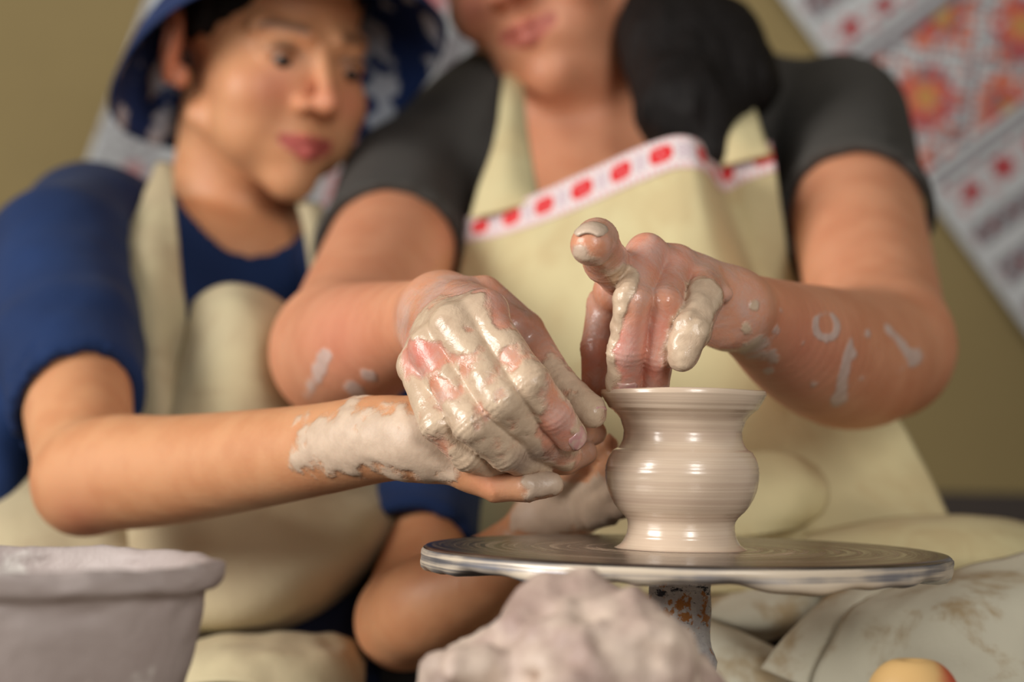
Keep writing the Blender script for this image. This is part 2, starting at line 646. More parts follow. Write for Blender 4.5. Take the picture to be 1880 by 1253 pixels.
mm = NT('bucket_hat_print', 0.85)
o_ = mm.co()
vor = mm.n('ShaderNodeTexVoronoi', {'Vector': o_, 'Scale': 30.0}, 0)
vor2 = mm.n('ShaderNodeTexVoronoi', {'Vector': o_, 'Scale': 21.0}, 2)
dv = mm.n('ShaderNodeVectorMath', {0: mm.mapping(o_, (21, 21, 21)), 1: vor2}, operation='SUBTRACT')
pet = mm.noise(60, 2)
fl = mm.mr(mm.math('ADD', vor, mm.math('MULTIPLY', mm.math('SUBTRACT', pet, 0.5), 1.1)), 0.50, 0.36)
c = mm.mix(fl, srgb(24, 52, 108), srgb(206, 214, 226))
mm.set('Base Color', c)
HAT = mm.m
HAT_IN = cloth_material('hat_lining', srgb(16, 30, 62))
mm = NT('hat_lining_print', 0.85)
o_ = mm.co()
vor = mm.n('ShaderNodeTexVoronoi', {'Vector': o_, 'Scale': 15.0}, 0)
fl = mm.mr(mm.math('ADD', vor, mm.math('MULTIPLY', mm.math('SUBTRACT', mm.noise(70, 2), 0.5), 0.8)), 0.42, 0.30)
mm.set('Base Color', mm.mix(mm.math('MULTIPLY', fl, 0.85), srgb(18, 40, 84), srgb(176, 184, 190)))
HAT_IN = mm.m

# ---------------------------------------------------------------- setting
def box_faces():
    return [(0, 3, 2, 1), (4, 5, 6, 7), (0, 1, 5, 4), (1, 2, 6, 5), (2, 3, 7, 6), (3, 0, 4, 7)]


def box(name, lo, hi, mat, parent=None, loc=None):
    (a, b, c), (d, e, f) = lo, hi
    return mesh(name, [(a, b, c), (d, b, c), (d, e, c), (a, e, c), (a, b, f), (d, b, f), (d, e, f), (a, e, f)], box_faces(), mat, parent, False, loc=loc)


YW = 1.25
tag(box('floor', (-2.5, -1.6, -0.05), (2.5, YW + 0.1, 0.0), FLOOR), kind='structure')
tag(box('wall_back', (-2.5, YW, 0.0), (2.5, YW + 0.1, 2.4), WALL), kind='structure')
tag(box('baseboard_back', (-2.5, YW - 0.03, 0.0), (2.5, YW - 0.002, 0.59), WAIN), kind='structure')


def lathe(prof, n=96, wob=None):
    """prof: list of (r, z); closed on the axis where r is 0"""
    prof = np.array(prof, float)
    a = np.arange(n) * 2 * math.pi / n
    m = len(prof)
    r = prof[:, 0][:, None] * np.ones(n)
    z = prof[:, 1][:, None] * np.ones(n)
    if wob is not None:
        dr, dz = wob(prof[:, 0][:, None], prof[:, 1][:, None], a[None, :])
        r, z = r + dr, z + dz
    v = np.stack([r * np.cos(a), r * np.sin(a), z], 2).reshape(-1, 3)
    i = np.arange(m - 1)[:, None] * n
    j = np.arange(n)[None, :]
    j2 = (j + 1) % n
    f = np.stack([i + j, i + j2, i + n + j2, i + n + j], 2).reshape(-1, 4)
    return v, f


# ---------------------------------------------------------------- potter's wheel
WC = P(1259, 1008, 1.11)           # centre of the wheel head's top
wheel = empty('pottery_wheel', (WC[0], WC[1], 0.0), "round potter's wheel with a slip-covered metal disc on a flaking white shaft", 'potters wheel')
WR = 0.1215
prof = [(0.0001, 0.0006), (0.02, 0.0006)] + [(r, 0.0) for r in np.linspace(0.03, WR - 0.004, 30)] + [(WR - 0.0022, -0.0003), (WR - 0.001, -0.0012)]
v, f = lathe(prof, 160)
o = mesh('wheel_head', v + WC, f, WHEEL, wheel)
o.location = (0, 0, WC[2])
o.data.transform(Matrix.Translation((0, 0, -WC[2])))
def drip(r, z, a):
    k = np.clip((-z - 0.003) / 0.005, 0, 1) * (r > 0.1)
    s = 0.0011 * np.sin(3 * a + 1) + 0.0012 * np.sin(7 * a + 0.4) + 0.0008 * np.sin(13 * a + 2.0) + 0.0005 * np.sin(29 * a)
    return 0.0009 * k * np.sin(5 * a + np.sin(9 * a)), k * s
prof = [(WR - 0.0014, -0.0012), (WR - 0.0002, -0.0022), (WR, -0.0035), (WR - 0.0002, -0.0045), (WR + 0.0002, -0.006), (WR - 0.0002, -0.0076), (WR - 0.0018, -0.009), (WR - 0.005, -0.0098), (WR - 0.012, -0.0098), (0.03, -0.0092), (0.0001, -0.0092)]
v, f = lathe(prof, 220, drip)
o = mesh('slip_coated_edge', v + WC, f[:, ::-1], WRIM, wheel)
o.location = (0, 0, WC[2])
o.data.transform(Matrix.Translation((0, 0, -WC[2])))
o['label'] = 'edge of the wheel disc coated in dripping pale slip'
zz = -np.linspace(0.009, 0.30, 90)
def shaft_wob(r, z, a):
    q = np.stack(np.broadcast_arrays(np.cos(a) * 0.6, np.sin(a) * 0.6, z * 40), -1).reshape(-1, 3)
    nse = vnoise(q, 2.6, 3).reshape(np.broadcast(z, a).shape) - 0.5
    fl = 0.006 * np.exp(-((z + 0.052) / 0.006) ** 2) * np.clip(np.cos(a - 0.2) + 0.1, 0, 1)
    return 0.0022 * nse + fl * 0.6, 0 * nse
prof = [(0.0146, z) for z in zz]
v, f = lathe(prof, 64, shaft_wob)
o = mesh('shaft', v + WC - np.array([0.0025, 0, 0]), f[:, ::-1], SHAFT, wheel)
o.location = (0, 0, WC[2])
o.data.transform(Matrix.Translation((0, 0, -WC[2])))
o['label'] = 'steel shaft with flaking white and rust orange paint'
v, f = lathe([(0.0001, 0.32), (0.06, 0.32), (0.07, 0.30), (0.09, 0.05), (0.20, 0.03), (0.20, 0.0), (0.0001, 0.0)], 48)
mesh('base', v + np.array([WC[0], WC[1], 0]), f[:, ::-1], DARK, wheel)

# ---------------------------------------------------------------- the pot (profile: radius and height in picture pixels at the axis)
s_ = 1.11 / F
PT = [(108, 999), (112, 1003), (114, 1006.5)]
outer = [(148.5, 718.5), (150.5, 720), (151.5, 724), (150.5, 729), (146, 738), (141, 745.5), (137, 752), (130, 757.5), (124, 763), (118.5, 769), (114, 777), (110.5, 788), (109, 798), (110, 808), (113.5, 818), (119, 825.5), (122.5, 827.5), (128, 831), (133.5, 839), (138, 850), (140.8, 862), (141.5, 872), (140.5, 886), (137.5, 900), (132, 915), (125, 928), (117.5, 938), (109.5, 946), (104, 952), (100, 957.5), (98.3, 964), (98.3, 972), (99.5, 980), (102, 988), (105.5, 995), (110, 1001), (116, 1006), (122, 1009.3)]
inner = [(147, 717.8), (144.5, 719.2), (138, 733), (128, 747), (114, 760), (104, 780), (101, 798), (104, 815), (116, 830), (128, 850), (131, 872), (124, 902), (104, 930), (70, 945), (0.3, 948)]
def catm(pts, n):
    p = np.array(pts, float)
    p = np.vstack([2 * p[0] - p[1], p, 2 * p[-1] - p[-2]])
    out = []
    for i in range(1, len(p) - 2):
        for t in np.arange(n) / n:
            a, b, c, d = p[i - 1], p[i], p[i + 1], p[i + 2]
            out.append(0.5 * (2 * b + (c - a) * t + (2 * a - 5 * b + 4 * c - d) * t * t + (3 * b - a - 3 * c + d) * t ** 3))
    out.append(p[-2])
    return np.array(out)
po = catm(outer, 5)
rg = np.random.RandomState(3)
po[6:-8, 0] += np.convolve(rg.randn(len(po)), [0.25, 0.5, 0.25], 'same')[6:-8] * 0.35
pr = np.vstack([catm(inner[::-1], 3), po])
pr = np.stack([np.maximum(pr[:, 0], 0.3) * s_, (1008.0 - pr[:, 1]) * s_], 1)
def rimwob(r, z, a):
    k = sstep(0.066, 0.0725, z)
    return 0.0006 * k * np.sin(2 * a + 0.5), k * (0.0007 * np.sin(a + 2.7) + 0.0003 * np.sin(3 * a))
v, f = lathe(pr, 160, rimwob)
PC = P(1250, 1008, 1.11)
PC[2] = WC[2] + 0.0004
pot = mesh('clay_pot', v + PC, f[:, ::-1], POTCLAY, loc=PC)
tag(pot, 'wet beige clay pot with flared rim and round belly on the wheel disc', 'pot')

# ---------------------------------------------------------------- people
D2R = math.pi / 180


def head_frame(yaw, pitch, roll):
    yaw, pitch, roll = yaw * D2R, pitch * D2R, roll * D2R
    fw = np.array([math.sin(yaw) * math.cos(pitch), -math.sin(pitch), math.cos(yaw) * math.cos(pitch)])
    l = np.array([math.cos(yaw), 0, -math.sin(yaw)])
    u = np.cross(fw, l)
    if u[1] < 0: u = -u
    l2 = math.cos(roll) * l + math.sin(roll) * u
    u2 = -math.sin(roll) * l + math.cos(roll) * u
    W = lambda q: R_ * q[0] + U_ * q[1] + T_ * q[2]
    return np.array([W(l2), W(fw), W(u2)])


class Head:
    def __init__(s, px, py, d, scale, yaw, pitch, roll):
        s.o, s.s, s.B = P(px, py, d), scale, head_frame(yaw, pitch, roll)

    def w(s, q): return s.o + s.s * (np.asarray(q, float) @ s.B)
    def loc(s, p): return ((p - s.o) @ s.B.T) / s.s
    def e(s, c, r): return ell(s.w(c), np.array(r) * s.s, s.B)
    def c(s, a, b, ra, rb): return seg(s.w(a), s.w(b), ra * s.s, rb * s.s)

    def sdf(s, full=1.0, nose=1.0, soft=0.0):
        k = s.s
        s.mo = mo = -0.006 * soft
        no = -0.004 * soft
        skull = U(0.02 * k, s.e((0, -0.012, 0.045), (0.074, 0.094, 0.082)),
                  s.e((0, 0.030, -0.018), (0.062, 0.062, 0.078)),
                  s.e((0, 0.050, -0.070), (0.040 * full, 0.042, 0.036)))
        face = U(0.016 * k, skull,
                 s.c((-0.052 * full, 0.008, -0.060), (0, 0.072, -0.098), 0.016 * full - 0.005 * soft, 0.016),
                 s.c((0.052 * full, 0.008, -0.060), (0, 0.072, -0.098), 0.016 * full - 0.005 * soft, 0.016),
                 s.e((-0.036, 0.058, -0.034), (0.028 * full, 0.026, 0.028)), s.e((0.036, 0.058, -0.034), (0.028 * full, 0.026, 0.028)),
                 s.c((-0.046, 0.066, 0.017), (-0.014, 0.084, 0.015), 0.009, 0.009), s.c((0.046, 0.066, 0.017), (0.014, 0.084, 0.015), 0.009, 0.009),
                 *([s.e((q * 0.031, 0.050, -0.058), (0.030, 0.032, 0.036)) for q in (-1, 1)] if soft else []),
                 s.e((0, 0.074 - 0.003 * soft, -0.066 - 0.008 * soft), (0.026, 0.020, 0.020 + 0.012 * soft)), s.e((0, 0.078 - 0.004 * soft, -0.100), (0.017, 0.014, 0.013)))
        face = SUB(0.012 * k, face, U(0, s.e((-0.032, 0.100, 0.000), (0.019, 0.018, 0.012)), s.e((0.032, 0.100, 0.000), (0.019, 0.018, 0.012))))
        face = U(0.008 * k, face,
                 s.c((0, 0.086, 0.010), (0, 0.108, -0.026 + no), 0.0075 * nose, 0.0095 * nose), s.e((0, 0.108, -0.031 + no), (0.0115 * nose, 0.012, 0.010)),
                 s.e((-0.012, 0.096, -0.035 + no), (0.0085, 0.010, 0.0075)), s.e((0.012, 0.096, -0.035 + no), (0.0085, 0.010, 0.0075)))
        lids = U(0.003 * k, *[SUB(0.0015 * k, s.e((q * 0.032, 0.0745, -0.001), (0.0165, 0.0145, 0.0125)), s.e((q * 0.032, 0.090, -0.0066), (0.0138, 0.012, 0.0026))) for q in (-1, 1)])
        lips = U(0.002 * k, U(0.004 * k, s.c((-0.021, 0.084, -0.0625 + mo), (-0.004, 0.0955, -0.0590 + mo), 0.0030, 0.0052 * (1 - 0.22 * soft)), s.c((0.021, 0.084, -0.0625 + mo), (0.004, 0.0955, -0.0590 + mo), 0.0030, 0.0052 * (1 - 0.22 * soft))),
                 U(0.004 * k, s.c((-0.019, 0.083, -0.0650 + mo), (0, 0.0935, -0.0700 + mo), 0.0032, 0.0062 * (1 - 0.12 * soft)), s.c((0.019, 0.083, -0.0650 + mo), (0, 0.0935, -0.0700 + mo), 0.0032, 0.0062 * (1 - 0.12 * soft))))
        face = U(0.004 * k, face, lids)
        face = U(0.003 * k, face, lips)
        face = SUB(0.0025 * k, face, U(0, s.c((-0.024, 0.0865, -0.0640 + mo), (0, 0.1015, -0.0645 + mo), 0.0014, 0.0016), s.c((0.024, 0.0865, -0.0640 + mo), (0, 0.1015, -0.0645 + mo), 0.0014, 0.0016),
                                       s.e((-0.0065, 0.102, -0.0415 + no), (0.004, 0.006, 0.003)), s.e((0.0065, 0.102, -0.0415 + no), (0.004, 0.006, 0.003))))
        ears = []
        for q in (-1, 1):
            ca, sa = math.cos(0.5), math.sin(0.5)
            Bl = np.array([[ca, -q * sa * 1.0, 0], [q * sa, ca, 0], [0, 0, 1]])
            Bw = Bl @ s.B
            ear = ell(s.w((q * 0.081, -0.010, -0.007)), np.array((0.0085, 0.020, 0.033)) * k, Bw)
            ear = U(0.006 * k, ear, s.e((q * 0.074, 0.000, -0.032), (0.007, 0.009, 0.010)))
            ear = SUB(0.004 * k, ear, ell(s.w((q * 0.088, -0.004, 0.001)), np.array((0.007, 0.010, 0.018)) * k, Bw))
            ears.append(ear)
        return U(0.006 * k, face, *ears)

    def masks(s, p):
        q = s.loc(p)
        x, y, z = q[:, 0], q[:, 1], q[:, 2]
        ax_ = np.abs(x)
        z0 = z
        z = z - s.mo
        top = -0.0545 - 0.10 * ax_ - 0.4 * np.clip(0.004 - ax_, 0, 1)
        bot = -0.0775 + 0.55 * np.clip(ax_ - 0.006, 0, 1)
        lip = sstep(0, 0.002, top - z) * sstep(0, 0.002, z - bot) * (ax_ < 0.025) * (y > 0.075)
        z = z0
        cz = 0.0205 + 0.10 * (0.03 - ax_) * -1 * 0.6 - 1.2 * np.clip(ax_ - 0.040, 0, 1) ** 1.2
        brow = np.exp(-((z - cz) / 0.0042) ** 2) * sstep(0.012, 0.018, ax_) * sstep(0.058, 0.048, ax_) * (y > 0.05) * 0.85
        lash = np.exp(-(((ax_ - 0.032) / 0.015) ** 4)) * np.exp(-((z + 0.001 - 0.004 * (1 - ((ax_ - 0.032) / 0.016) ** 2)) / 0.0032) ** 2) * (y > 0.07) * 0.95
        red = 0.55 * np.exp(-(((ax_ - 0.036) / 0.02) ** 2 + ((z + 0.03) / 0.018) ** 2)) * (y > 0.03) + 0.5 * np.exp(-((x / 0.014) ** 2 + ((z + 0.03) / 0.014) ** 2)) * (y > 0.09) + 0.6 * (ax_ > 0.072) * (z < 0.03) * (z > -0.05) * (y > -0.04)
        return lip, np.maximum(brow, lash), np.clip(red, 0, 1)

    def sphere(s, name, c, r, mat, parent):
        n, m = 16, 24
        th = np.linspace(0.01, math.pi - 0.01, n)
        v, f = lathe([(r * s.s * math.sin(t), r * s.s * math.cos(t)) for t in th], m)
        return mesh(name, v + s.w(c), f, mat, parent)


def nail(name, parent, tip, prev, dorsal, r, mat, length=1.25, width=52, back=0.55):
    tip, prev = np.asarray(tip), np.asarray(prev)
    d = unit(tip - prev)
    n = unit(dorsal - d * (dorsal @ d))
    s = np.cross(d, n)
    rows, cols = 9, 9
    V = []
    for lift in (0.045, -0.12):
        for i in range(rows):
            t = i / (rows - 1)
            al = (-back + length * t) * r
            for j in range(cols):
                u = -1 + 2 * j / (cols - 1)
                wv = width * math.sqrt(max(1 - max(t - 0.75, 0) ** 2 * 6, 0.2)) * (1 - 0.25 * max(0.2 - t, 0) / 0.2)
                a = u * wv * D2R
                rr = r * (1.0 + lift) * (math.sqrt(max(1 - max(al / r, 0) ** 2 * 0.55, 0.05)))
                V.append(tip + d * al + rr * (math.cos(a) * n + math.sin(a) * s))
    Fc = []
    N = rows * cols
    for i in range(rows - 1):
        for j in range(cols - 1):
            q = i * cols + j
            Fc.append((q, q + cols, q + cols + 1, q + 1))
            Fc.append((N + q, N + q + 1, N + q + cols + 1, N + q + cols))
    for i in range(rows - 1):
        for j in (0, cols - 1):
            a, b = i * cols + j, (i + 1) * cols + j
            Fc.append((a, b, N + b, N + a) if j else (b, a, N + a, N + b))
    for j in range(cols - 1):
        for i in (0, rows - 1):
            a, b = i * cols + j, i * cols + j + 1
            Fc.append((a, b, N + b, N + a) if i == 0 else (b, a, N + a, N + b))
    return mesh(name, V, Fc, mat, parent)


def blob(p, spots):
    """soft patches: (px,py,d,r_px,amount)"""
    out = np.zeros(len(p), np.float32)
    for (px, py, d, r, a) in spots:
        e = p - P(px, py, d).astype(np.float32)
        z = e @ V_.astype(np.float32)
        q = (e ** 2).sum(1) - 0.955 * z * z
        rr = RP(r, d)
        out += a * np.exp(-q / (rr * rr))
    return out


def line_spots(a, b, n, r, amt):
    return [tuple(np.array(a) + (np.array(b) - np.array(a)) * t) + (r, amt) for t in np.linspace(0, 1, n)]


def limb(pts, k=0.02):
    p = np.array(pts, float)
    p = np.vstack([2 * p[0] - p[1], p, 2 * p[-1] - p[-2]])
    out = []
    for i in range(1, len(p) - 2):
        for t in np.arange(9) / 9:
            a, b, c, d = p[i - 1], p[i], p[i + 1], p[i + 2]
            out.append(0.5 * (2 * b + (c - a) * t + (2 * a - 5 * b + 4 * c - d) * t * t + (3 * b - a - 3 * c + d) * t ** 3))
    pts = out + [p[-2]]
    k = 0.0
    """pts: (px,py,d,r_px)"""
    return U(k, *[seg(P3(pts[i]), P3(pts[i + 1]), RP(pts[i][3], pts[i][2]), RP(pts[i + 1][3], pts[i + 1][2])) for i in range(len(pts) - 1)])


def fing(pts, creases, amp=0.00028):
    return chain([P3(q) for q in pts], [RP(q[3], q[2]) for q in pts], 0.002, creases, amp)


def hand(palm, fingers, web=0.006):
    """each finger melts into the palm but not into its neighbours"""
    return U(0.0012, *[U(web, palm, fg) for fg in fingers])


# ============ woman
woman = empty('person', (P(1110, 800, 1.75)[0], P(1110, 800, 1.75)[1], 0.0), 'person in a charcoal T-shirt and cream embroidered apron shaping the pot with both hands', 'person')
WH = Head(996, -104, 1.74, 0.92, -24, 12, 18)

# right arm (left in the picture) and hand over the boy's
WS_R, WE_R = (765, 335, 1.72, 105), (634, 640, 1.42, 122)
w_arm_r = limb([WS_R, (706, 490, 1.575, 120), WE_R], 0.03)
w_fore_r = limb([(622, 648, 1.42, 124), (672, 630, 1.32, 112), (770, 596, 1.19, 82), (812, 578, 1.152, 76)], 0.02)
RW = (838, 570, 1.14)
palm_r = U(0.008, seg(P(812, 578, 1.150), P(893, 573, 1.09), RP(74, 1.15), RP(40, 1.09)),
           seg(P(800, 590, 1.150), P(838, 602, 1.085), RP(66, 1.15), RP(42, 1.085)),
           seg(P(800, 612, 1.145), P(795, 640, 1.09), RP(58, 1.14), RP(38, 1.09)),
           seg(P(796, 620, 1.145), P(777, 668, 1.10), RP(50, 1.14), RP(36, 1.10)),
           seg(P(881, 590, 1.11), P(850, 700, 1.11), RP(40, 1.11), RP(40, 1.11)),
           seg(P(856, 548, 1.14), P(940, 600, 1.13), RP(34, 1.14), RP(34, 1.13)))
RI = [(884, 578, 1.088, 39), (975, 706, 1.064, 35), (1018, 762, 1.070, 32.5), (1045, 800, 1.078, 30)]
RM = [(832, 604, 1.084, 39), (919, 735, 1.062, 37), (985, 806, 1.080, 33), (1040, 836, 1.100, 29)]
RR = [(790, 640, 1.088, 37), (868, 778, 1.064, 35), (930, 830, 1.076, 32), (985, 858, 1.097, 28)]
RK = [(769, 674, 1.098, 36), (806, 780, 1.076, 32), (860, 835, 1.080, 29), (925, 862, 1.096, 26)]
RT = [(890, 540, 1.145, 34), (966, 606, 1.138, 33), (1026, 700, 1.120, 29), (1078, 752, 1.102, 27), (1088, 760, 1.099, 25)]
hand_r = hand(palm_r, [fing(RI, (1, 2)), fing(RM, (1, 2)), fing(RR, (1, 2), 0.0004), fing(RK, (1, 2), 0.0004), fing(RT, (2,))], 0.009)

# left arm (right in the picture) and hand
w_arm_l = limb([(1545, 225, 1.74, 115), (1580, 430, 1.58, 122), (1622, 625, 1.42, 122)], 0.03)
w_fore_l = limb([(1625, 645, 1.42, 124), (1560, 660, 1.35, 130), (1480, 636, 1.27, 114), (1395, 590, 1.19, 82), (1340, 566, 1.15, 70)], 0.02)
LM = [(1187, 465, 1.112, 36), (1163, 552, 1.084, 33), (1151, 644, 1.088, 32), (1146, 700, 1.098, 31), (1146, 718, 1.103, 28)]
LR = [(1243, 487, 1.122, 34), (1221, 556, 1.088, 31), (1208, 656, 1.092, 29), (1201, 708, 1.102, 27), (1199, 724, 1.106, 24)]
LP = [(1286, 512, 1.128, 33), (1294, 548, 1.096, 33), (1270, 610, 1.082, 34), (1253, 652, 1.080, 28)]
LI = [(1138, 505, 1.118, 40), (1112, 480, 1.092, 40), (1096, 440, 1.066, 38), (1086, 450, 1.053, 39)]
LT = [(1160, 515, 1.150, 40), (1112, 560, 1.150, 34), (1098, 640, 1.142, 31), (1095, 705, 1.132, 28)]
palm_l = U(0.008, seg(P(1340, 566, 1.150), P(1187, 472, 1.116), RP(66, 1.15), RP(36, 1.116)),
           seg(P(1340, 566, 1.150), P(1243, 492, 1.126), RP(66, 1.15), RP(36, 1.126)),
           seg(P(1340, 570, 1.150), P(1288, 518, 1.132), RP(64, 1.15), RP(36, 1.132)),
           seg(P(1320, 560, 1.150), P(1145, 500, 1.122), RP(50, 1.15), RP(38, 1.122)),
           seg(P(1290, 570, 1.155), P(1130, 535, 1.140), RP(50, 1.15), RP(40, 1.14)))
hand_l = hand(palm_l, [fing(LI, (1, 2)), fing(LM, (1, 2)), fing(LR, (1, 2)), fing(LP, (1, 2), 0.0001), fing(LT, (1, 2))], 0.007)
# tendons and knuckle heads under the skin
tend = U(0.004, *[seg(P(px0, py0, d0), P(*q[0][:3]), 0.004, RP(q[0][3], q[0][2]) * 0.75) for q, (px0, py0, d0) in ((LM, (1300, 520, 1.118)), (LR, (1310, 528, 1.12)), (LP, (1330, 540, 1.122)))])
hand_l = U(0.006, hand_l, tend)


def woman_torso(e):
    return U(0.06, seg(P(790, 345, 1.76), P(1520, 235, 1.78), 0.048 + e, 0.048 + e),
             seg(P(1100, 300, 1.80), P(1130, 1000, 1.76), 0.105 + e, 0.165 + e),
             seg(P(960, 320, 1.78), P(960, 900, 1.76), 0.09 + e, 0.14 + e), seg(P(1260, 300, 1.78), P(1290, 900, 1.76), 0.09 + e, 0.14 + e),
             ell(P(1000, 520, 1.70), (0.09 + e, 0.075 + e, 0.08 + e)), ell(P(1260, 500, 1.70), (0.09 + e, 0.075 + e, 0.08 + e)))


w_neck = U(0.03, seg(WH.w((0, -0.02, -0.06)), P(1075, 235, 1.77), 0.052, 0.056), seg(P(1075, 235, 1.77), P(1085, 320, 1.78), 0.056, 0.075),
           ell(WH.w((0, 0.030, -0.105)), (0.040, 0.045, 0.030), WH.B), seg(P(1000, 330, 1.72), P(1180, 300, 1.72), 0.03, 0.03))
w_body = U(0.02, U(0.03, woman_torso(-0.006), w_neck), U(0.012, WH.sdf(1.2, 1.1)), U(0.02, w_arm_r, w_fore_r), U(0.02, w_arm_l, w_fore_l))
w_body = U(0.010, w_body, hand_r, hand_l)


MARKS = []


def on_skin(v, spots):
    """give flat-listed spots the depth of the finished skin"""
    e = v - CAM
    d = e @ V_
    px, py = 940 + F * (e @ R_) / d, 626.5 - F * (e @ U_) / d
    out = []
    for x, y, r_, a_ in spots:
        m_ = (np.abs(px - x) < 14) & (np.abs(py - y) < 14)
        if m_.any(): out.append((x, y, float(d[m_].min()), r_ * 1.25, a_))
    return out


def strip(a, b, n, r_, amt):
    return [(a[0] + (b[0] - a[0]) * t, a[1] + (b[1] - a[1]) * t, r_, amt) for t in np.linspace(0, 1, n)]


def w_clay(p):
    n = vnoise(p, 95, 3) - 0.5
    n2 = vnoise(p, 38, 2, 3) - 0.5
    hz = wetmask(p, P(905, 720, 1.085), 0.046, 0.066)
    s = 0.62 * hz + blob(p, [(1072, 752, 1.09, 40, 0.4), (885, 590, 1.06, 30, 0.3), (775, 655, 1.08, 38, -0.9), (800, 715, 1.05, 20, -0.5),
                (1038, 785, 1.05, 36, -0.75), (1008, 738, 1.045, 24, -0.4), (985, 700, 1.045, 16, 0.3), (905, 690, 1.05, 18, -0.45), (895, 640, 1.05, 16, -0.3), (862, 600, 1.065, 16, -0.45), (940, 570, 1.12, 52, -0.6), (990, 640, 1.12, 34, -0.35), (865, 535, 1.1, 40, -0.5),
                (930, 640, 1.055, 16, -0.35), (1010, 830, 1.07, 30, -0.2)])
    s += 0.9 * hz * (vnoise(p, 130, 3, 12) - 0.5)
    # other hand
    s += blob(p, line_spots((1296, 532, 1.085), (1252, 666, 1.065), 6, 35, 0.60) + line_spots((1152, 505, 1.08), (1128, 600, 1.07), 4, 20, 0.75) + line_spots((1125, 600, 1.075), (1112, 690, 1.08), 4, 13, 0.6)
              + [(1150, 512, 1.085, 18, 0.6), (1120, 520, 1.10, 30, 0.35), (1066, 462, 1.046, 22, 0.8), (1100, 478, 1.06, 18, 0.4), (1100, 500, 1.06, 26, 0.35), (1205, 690, 1.07, 22, 0.3),
                 (1085, 405, 1.04, 22, 0.25)])
    # dry marks on the forearms
    s += 1.32 * blob(p, MARKS)
    return np.clip(s + 0.7 * n * np.clip(s * 3, 0, 1) + 0.5 * n2 * np.clip(s * 3, 0, 1), 0, 1)


def wetmask(p, c, r0, r1):
    return sstep(r1, r0, np.sqrt(((p - c.astype(np.float32)) ** 2).sum(1)))


def w_relief(p):
    c = w_clay(p)
    wet = np.maximum(wetmask(p, P(915, 710, 1.09), 0.060, 0.085), wetmask(p, P(1190, 560, 1.10), 0.050, 0.075))
    nz = vnoise(p, 160, 3, 5) - 0.5
    lft = wetmask(p, P(1240, 560, 1.09), 0.035, 0.05)
    return -0.0008 * sstep(0.2, 0.9, c) * wet - (0.0006 + 0.0030 * lft) * nz * wet * sstep(0.2, 0.6, c) + 0.0004 * (vnoise(p, 60, 2, 9) - 0.5)


w_node = ('post', w_relief, w_body, 0.004)
HF = 0.0009
lo = [P(730, 900, 1.05), P(1350, 380, 1.16)]
fx = [(P(728, 600, 1.09)[0], P(1345, 600, 1.09)[0], HF), (P(1345, 600, 1.09)[0], P(1730, 600, 1.38)[0], 0.0018), (P(510, 680, 1.38)[0], P(728, 600, 1.09)[0], 0.0018)]
fy = [(CAM[1] + 1.015, CAM[1] + 1.165, HF), (CAM[1] + 1.165, CAM[1] + 1.37, 0.0022)]
fz = [(P(900, 905, 1.06)[2], P(1085, 395, 1.04)[2], HF), (P(960, 190, 1.62)[2], P(960, -10, 1.62)[2], 0.0025)]
axw = bounds_axes(w_node, 0.005, (fx, fy, fz))
v, q = solid(w_node, axw, 0.03)
wb = mesh('body', v + 0, q, SKIN_W, woman)
lip, brow, red = WH.masks(v)
lip *= 0.75
wetR, wetL = wetmask(v, P(900, 700, 1.09), 0.066, 0.090), wetmask(v, P(1190, 560, 1.10), 0.058, 0.085)
wet = np.maximum(wetR, wetL)
ring_s = [(1522 + 21 * math.cos(q_), 598 + 25 * math.sin(q_), 8, 0.62) for q_ in np.arange(12) * math.pi / 6]
MARKS += on_skin(v, ring_s + strip((1568, 622), (1545, 740), 9, 11, 0.42) + [(1550, 735, 20, 0.4), (1575, 650, 9, 0.4)] + strip((1635, 600), (1685, 660), 7, 11, 0.33) + strip((1680, 665), (1600, 735), 7, 9, 0.30)
                 + [(1395, 640, 28, 0.7), (1425, 664, 13, 0.6), (1480, 632, 9, 0.6), (1432, 605, 12, 0.5), (1500, 708, 10, 0.55), (1385, 560, 11, 0.5), (1412, 692, 11, 0.6), (1690, 650, 20, 0.45), (1440, 570, 9, 0.5), (1370, 600, 12, 0.45), (1600, 612, 10, 0.4), (1590, 700, 12, 0.4)]
                 + strip((592, 648), (552, 735), 8, 14, 0.42) + strip((600, 655), (570, 720), 6, 9, 0.3) + [(640, 716, 16, 0.65), (674, 698, 18, 0.7), (656, 728, 16, 0.55)]
                 + strip((785, 600), (862, 552), 8, 17, 0.5))
cl = w_clay(v)
redh = blob(v, [(770, 650, 1.08, 46, 0.9), (1035, 785, 1.05, 40, 0.7), (1150, 640, 1.06, 50, 0.8), (1150, 700, 1.06, 30, 0.7), (1215, 600, 1.07, 40, 0.6), (1205, 690, 1.08, 30, 0.6), (1250, 470, 1.1, 60, 0.35), (1180, 460, 1.1, 50, 0.35), (1470, 680, 1.2, 120, 0.4), (650, 620, 1.3, 90, 0.35), (1090, 640, 1.11, 50, 0.4), (880, 560, 1.08, 60, 0.35)])
attr(wb, 'clay', cl)
attr(wb, 'lip', lip)
attr(wb, 'brow', brow)
attr(wb, 'wet', wet)
attr(wb, 'red', np.clip(red * 0.8 + redh, 0, 1))
attr(wb, 'grime', np.clip(blob(v, [(930, 560, 1.12, 46, 0.30), (985, 625, 1.12, 34, 0.30), (865, 535, 1.11, 30, 0.25), (1100, 600, 1.14, 30, 0.15), (965, 850, 1.06, 26, 0.55), (1005, 838, 1.07, 24, 0.6), (945, 870, 1.07, 16, 0.5)]), 0, 0.7))

def nail_of(par, ch, dorsal, mat, **kw):
    t, p_ = P3(ch[-1]), P3(ch[-2])
    return nail('fingernail', par, t, p_, dorsal, RP(ch[-1][3], ch[-1][2]), mat, **kw)


